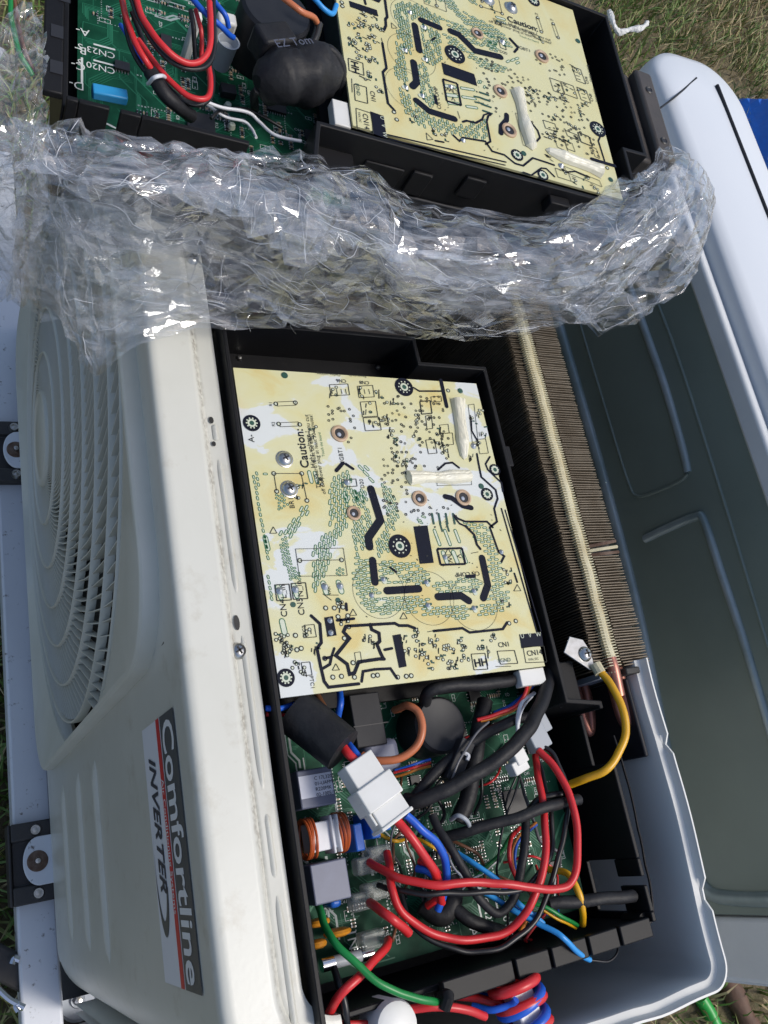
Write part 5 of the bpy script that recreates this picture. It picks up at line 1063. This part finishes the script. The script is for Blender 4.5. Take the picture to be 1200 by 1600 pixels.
# ------------------------------------------------------------------ crumpled clear film
def film_mat():
    m = bpy.data.materials.new('clear_film'); m.use_nodes = True; nt = m.node_tree; nt.nodes.clear(); N = nt.nodes.new; Lk = nt.links.new
    out = N('ShaderNodeOutputMaterial'); tc = N('ShaderNodeTexCoord')
    mp = N('ShaderNodeMapping'); mp.inputs['Scale'].default_value = (60, 110, 80); mp.inputs['Rotation'].default_value = (0, 0, -.15); Lk(tc.outputs['Object'], mp.inputs['Vector'])
    n1 = N('ShaderNodeTexNoise'); n1.inputs['Scale'].default_value = 1; n1.inputs['Detail'].default_value = 3; n1.inputs['Distortion'].default_value = .8; Lk(mp.outputs[0], n1.inputs['Vector'])
    bp = N('ShaderNodeBump'); bp.inputs['Strength'].default_value = .35; bp.inputs['Distance'].default_value = .003; Lk(n1.outputs['Fac'], bp.inputs['Height'])
    gl = N('ShaderNodeBsdfGlossy'); gl.inputs['Roughness'].default_value = .07; gl.inputs['Color'].default_value = (.97, .98, 1, 1); Lk(bp.outputs[0], gl.inputs['Normal'])
    df = N('ShaderNodeBsdfDiffuse'); df.inputs['Color'].default_value = (.85, .87, .92, 1); Lk(bp.outputs[0], df.inputs['Normal'])
    tl = N('ShaderNodeBsdfTranslucent'); tl.inputs['Color'].default_value = (.85, .87, .92, 1)
    mk = N('ShaderNodeMixShader'); mk.inputs[0].default_value = .5; Lk(df.outputs[0], mk.inputs[1]); Lk(tl.outputs[0], mk.inputs[2])
    tr = N('ShaderNodeBsdfTransparent'); tr.inputs['Color'].default_value = (.97, .975, .98, 1)
    lw = N('ShaderNodeLayerWeight'); lw.inputs['Blend'].default_value = .5
    pw = N('ShaderNodeMath'); pw.operation = 'POWER'; pw.inputs[1].default_value = 3.0; Lk(lw.outputs['Facing'], pw.inputs[0])
    f1 = N('ShaderNodeMath'); f1.operation = 'MULTIPLY_ADD'; f1.inputs[1].default_value = .66; f1.inputs[2].default_value = .095; f1.use_clamp = True; Lk(pw.outputs[0], f1.inputs[0])
    mix1 = N('ShaderNodeMixShader'); Lk(f1.outputs[0], mix1.inputs[0]); Lk(tr.outputs[0], mix1.inputs[1]); Lk(gl.outputs[0], mix1.inputs[2])
    # milky white streaks laid out by elongated noise
    mp2 = N('ShaderNodeMapping'); mp2.inputs['Scale'].default_value = (16, 95, 50); mp2.inputs['Rotation'].default_value = (0, 0, .45); Lk(tc.outputs['Object'], mp2.inputs['Vector'])
    n2 = N('ShaderNodeTexNoise'); n2.inputs['Scale'].default_value = 1; n2.inputs['Detail'].default_value = 6; n2.inputs['Roughness'].default_value = .6; n2.inputs['Distortion'].default_value = 1.2; Lk(mp2.outputs[0], n2.inputs['Vector'])
    mr = N('ShaderNodeMapRange'); mr.inputs['From Min'].default_value = .45; mr.inputs['From Max'].default_value = .70; mr.inputs['To Max'].default_value = .42; mr.inputs['To Min'].default_value = .02; Lk(n2.outputs['Fac'], mr.inputs['Value'])
    ge = N('ShaderNodeNewGeometry'); pa_ = N('ShaderNodeMath'); pa_.operation = 'SUBTRACT'; pa_.inputs[1].default_value = .5; Lk(ge.outputs['Pointiness'], pa_.inputs[0])
    pb_ = N('ShaderNodeMath'); pb_.operation = 'ABSOLUTE'; Lk(pa_.outputs[0], pb_.inputs[0])
    mr2 = N('ShaderNodeMapRange'); mr2.inputs['From Min'].default_value = .018; mr2.inputs['From Max'].default_value = .075; mr2.inputs['To Max'].default_value = .0; Lk(pb_.outputs[0], mr2.inputs['Value'])
    mxx = N('ShaderNodeMath'); mxx.operation = 'MAXIMUM'; Lk(mr.outputs[0], mxx.inputs[0]); Lk(mr2.outputs[0], mxx.inputs[1]); mr = mxx
    mix2 = N('ShaderNodeMixShader'); Lk(mr.outputs[0], mix2.inputs[0]); Lk(mix1.outputs[0], mix2.inputs[1]); Lk(mk.outputs[0], mix2.inputs[2])
    Lk(mix2.outputs[0], out.inputs['Surface'])
    return m
M['film'] = film_mat()
M['crease'] = mat('crease_glint', (.86, .88, .92), .18, spec=.8, alpha=.6)
cols = [
 [(-40, 185, .09), (-30, 240, .09), (-25, 300, .07), (-20, 370, .04), (-12, 440, .0)],
 [(55, 200, .095), (30, 240, .105), (32, 300, .08), (40, 390, .03), (60, 500, -.02)],
 [(110, 216, .10), (88, 262, .115), (84, 330, .08), (90, 440, .025), (112, 545, -.02)],
 [(160, 222, .10), (140, 280, .122), (134, 350, .07), (140, 470, .02), (150, 588, -.02)],
 [(260, 230, .10), (244, 292, .124), (234, 370, .06), (226, 455, .024), (232, 536, .012)],
 [(350, 238, .10), (336, 300, .124), (332, 380, .07), (334, 452, .03), (338, 512, .012)],
 [(430, 244, .098), (424, 316, .122), (424, 400, .085), (430, 460, .04), (436, 502, .012)],
 [(500, 262, .094), (502, 336, .120), (504, 410, .088), (506, 462, .044), (508, 494, .014)],
 [(560, 300, .090), (570, 356, .116), (576, 420, .090), (576, 470, .05), (572, 502, .016)],
 [(640, 335, .086), (640, 380, .112), (640, 434, .092), (640, 480, .052), (640, 510, .018)],
 [(740, 352, .084), (740, 392, .110), (740, 440, .092), (740, 488, .054), (740, 516, .022)],
 [(850, 352, .084), (852, 392, .110), (852, 440, .094), (850, 488, .058), (846, 517, .028)],
 [(930, 330, .088), (946, 366, .112), (950, 416, .098), (940, 474, .066), (926, 506, .040)],
 [(985, 296, .092), (1010, 322, .114), (1018, 372, .104), (1006, 430, .074), (984, 470, .050)],
 [(1020, 268, .094), (1046, 284, .114), (1062, 318, .106), (1058, 370, .080), (1040, 412, .058)],
 [(1046, 240, .094), (1068, 244, .110), (1084, 262, .104), (1086, 300, .082), (1078, 340, .062)]]
def film(name, label, seed, off, amp, nu=400, nv=150, cols=cols, trim=0.0, jit=0.0):
    CP = [[W(*p) for p in c] for c in cols]
    rows = [spline([c[r] for c in CP], 12) for r in range(len(CP[0]))]; nc = len(rows[0]); m = MB(); vs = []
    grid = []
    for i in range(nu + 1):
        s_ = i / nu * (nc - 1); a = int(min(s_, nc - 2)); f = s_ - a
        colp = [r[a].lerp(r[a + 1], f) for r in rows]; sp_ = spline(colp, 12); n = len(sp_); line = []
        rag = .05 * noise.noise(Vector((i * .05, seed, 0))) + .06 * abs(noise.noise(Vector((i * .21, seed, 5)))) + trim
        rag0 = .03 * noise.noise(Vector((i * .09, seed + 3, 0)))
        for j in range(nv + 1):
            t_ = max(0, rag0) + (1 - rag - max(0, rag0)) * j / nv; q = t_ * (n - 1); b = int(min(q, n - 2)); line.append(sp_[b].lerp(sp_[b + 1], q - b))
        grid.append(line)
    rf = random.Random(int(seed * 10)); FD = []
    for k in range(12):
        an = rf.uniform(0, math.pi); fq = .30 * 1.22 ** k; FD.append((math.cos(an), math.sin(an), fq, .36 / fq ** .95, rf.uniform(0, 9)))
    for i in range(nu + 1):
        for j in range(nv + 1):
            p = grid[i][j]
            du = grid[min(i + 1, nu)][j] - grid[max(i - 1, 0)][j]; dv = grid[i][min(j + 1, nv)] - grid[i][max(j - 1, 0)]
            nr = dv.cross(du)
            nr = nr.normalized() if nr.length > 1e-9 else Vector((0, 0, 1))
            if nr.z < 0: nr = -nr
            u, v = i / nu * 16, j / nv * 5
            # straight sharp folds: triangle waves in several directions, each fading in and out
            h = 0.7 * noise.noise(Vector((u * .45, v * .5, seed + 30)))
            wu = u + .14 * noise.noise(Vector((u * .5, v * .5, seed))); wv = v + .14 * noise.noise(Vector((u * .5, v * .5, seed + 3)))
            for (ca_, sa_, fq, am, ph) in FD:
                q = (wu * ca_ + wv * sa_) * fq + ph; tri = abs((q % 1.0) * 2 - 1)
                mk = noise.noise(Vector((u * .55 * fq ** .5 + ph * 3, v * .55 * fq ** .5, seed + ph * 7)))
                h += am * tri * max(0, min(1, mk * 4.0 - .05))
            h = off + amp * h + rf.gauss(0, jit)
            jd = (du.normalized() * rf.uniform(-.42, .42) * (du.length / 2) + dv.normalized() * rf.uniform(-.42, .42) * (dv.length / 2)) if (jit and 0 < i < nu and 0 < j < nv) else Vector()
            vs.append(p + nr * h + jd)
    fs = []
    for i in range(nu):
        for j in range(nv):
            q0, q1, q2, q3 = i * (nv + 1) + j, (i + 1) * (nv + 1) + j, (i + 1) * (nv + 1) + j + 1, i * (nv + 1) + j + 1
            fs += [(q0, q1, q2), (q0, q2, q3)] if rf.random() < .5 else [(q0, q1, q3), (q1, q2, q3)]
    m.add(vs, fs)
    return m
flm = thing('plastic_film', (.30, .34, .0), 'crumpled clear plastic film bunched under the upper control box', 'plastic film')
for sd_, of_, am_, tm_, nu_, nv_, jt_ in ((1.3, -.001, .0080, 0, 84, 40, .0006), (5.7, -.009, .0075, .04, 60, 30, .0008)):
    fm_ = film('film', '', sd_, of_, am_, nu_, nv_, trim=tm_, jit=jt_); fo_ = put('film_layer', fm_, M['film'], flm, sharp=0)
    rc = random.Random(int(sd_ * 7)); cm = MB(); cv = fm_.v[:(nu_ + 1) * (nv_ + 1)]
    for q_ in range(240):                            # fine white strands painting the highlights along the film's creases
        i_ = rc.randint(1, nu_ - 2); j_ = rc.randint(0, nv_ - 1); an = rc.gauss(.9, .9); fi, fj = float(i_), float(j_); pts_ = []
        for st in range(rc.randint(3, 8)):
            if not (0 <= fi < nu_ and 0 <= fj < nv_): break
            a_, b_ = int(fi), int(fj); u_, v_ = fi - a_, fj - b_; k_ = a_ * (nv_ + 1) + b_
            pts_.append(cv[k_].lerp(cv[k_ + nv_ + 1], u_).lerp(cv[k_ + 1].lerp(cv[k_ + nv_ + 2], u_), v_) + Vector((-.0001, -.0002, .0005)))
            fi += math.cos(an) * .7; fj += math.sin(an) * .9; an += rc.uniform(-.14, .14)
        if len(pts_) > 2: w_ = rc.uniform(.00008, .00021); cm.tube(pts_, lambda t_: w_ * math.sin(math.pi * (.06 + .88 * t_)), 4, 2, False)
    put('crease_glints', cm, M['crease'], fo_, sharp=0, kind='stuff')
# loose hanging strip at the far left
lc = [[(-10, 60, .11), (0, 150, .11), (4, 250, .10), (6, 350, .06), (2, 470, .0)], [(30, 20, .11), (28, 120, .115), (30, 240, .11), (28, 350, .07), (16, 480, .0)], [(60, 30, .105), (62, 110, .11), (58, 190, .11), (46, 300, .08), (26, 470, .0)]]
put('film_strip', film('strip', '', 3.3, 0, .005, 14, 46, lc, jit=.0012), M['film'], flm, sharp=0)
# rolled rim where the film is gathered, and frayed wisps
for pts, r in (([(100, 214, .104), (180, 226, .108), (260, 232, .108), (350, 240, .108), (440, 250, .106), (520, 276, .102), (572, 306, .098)], 5), ([(946, 322, .094), (990, 288, .1), (1030, 258, .1), (1046, 236, .098)], 7), ([(20, 196, .098), (60, 208, .104), (100, 214, .104)], 10)):
    m = MB(); P = [W(*p) for p in pts]; m.tube(P, lambda t_: rad(pts[0], r) * (1 + .6 * noise.noise(Vector((t_ * 30, r, 0)))), 12, 14)
    m.v = [v + Vector([.0022 * noise.noise(v * 220 + Vector((k * 9, 0, 0))) for k in range(3)]) for v in m.v]; put('gathered_rim', m, M['film'], flm, sharp=0)
m = MB(); pts = [W(952, 18, .11), W(958, 36, .112), W(968, 50, .11), W(985, 46, .112), W(1002, 44, .114), W(1011, 36, .114)]
m.tube(pts, lambda t_: .0019 + .0005 * math.sin(t_ * 19), 9, 10); m.v = [v + Vector([.0007 * noise.noise(v * 500 + Vector((k * 9, 0, 0))) for k in range(3)]) for v in m.v]
put('twisted_end', m, M['nylon'], flm, sharp=0)
rng = random.Random(9)
for i in range(5):
    x = rng.uniform(360, 560); y = rng.uniform(488, 500); m = MB(); m.tube([W(x, y, .02), W(x + rng.uniform(-8, 8), y + 10, .018), W(x + rng.uniform(-14, 14), y + rng.uniform(14, 28), .012)], .00022, 5, 5); put('frayed_thread', m, M['film'], flm, sharp=0)
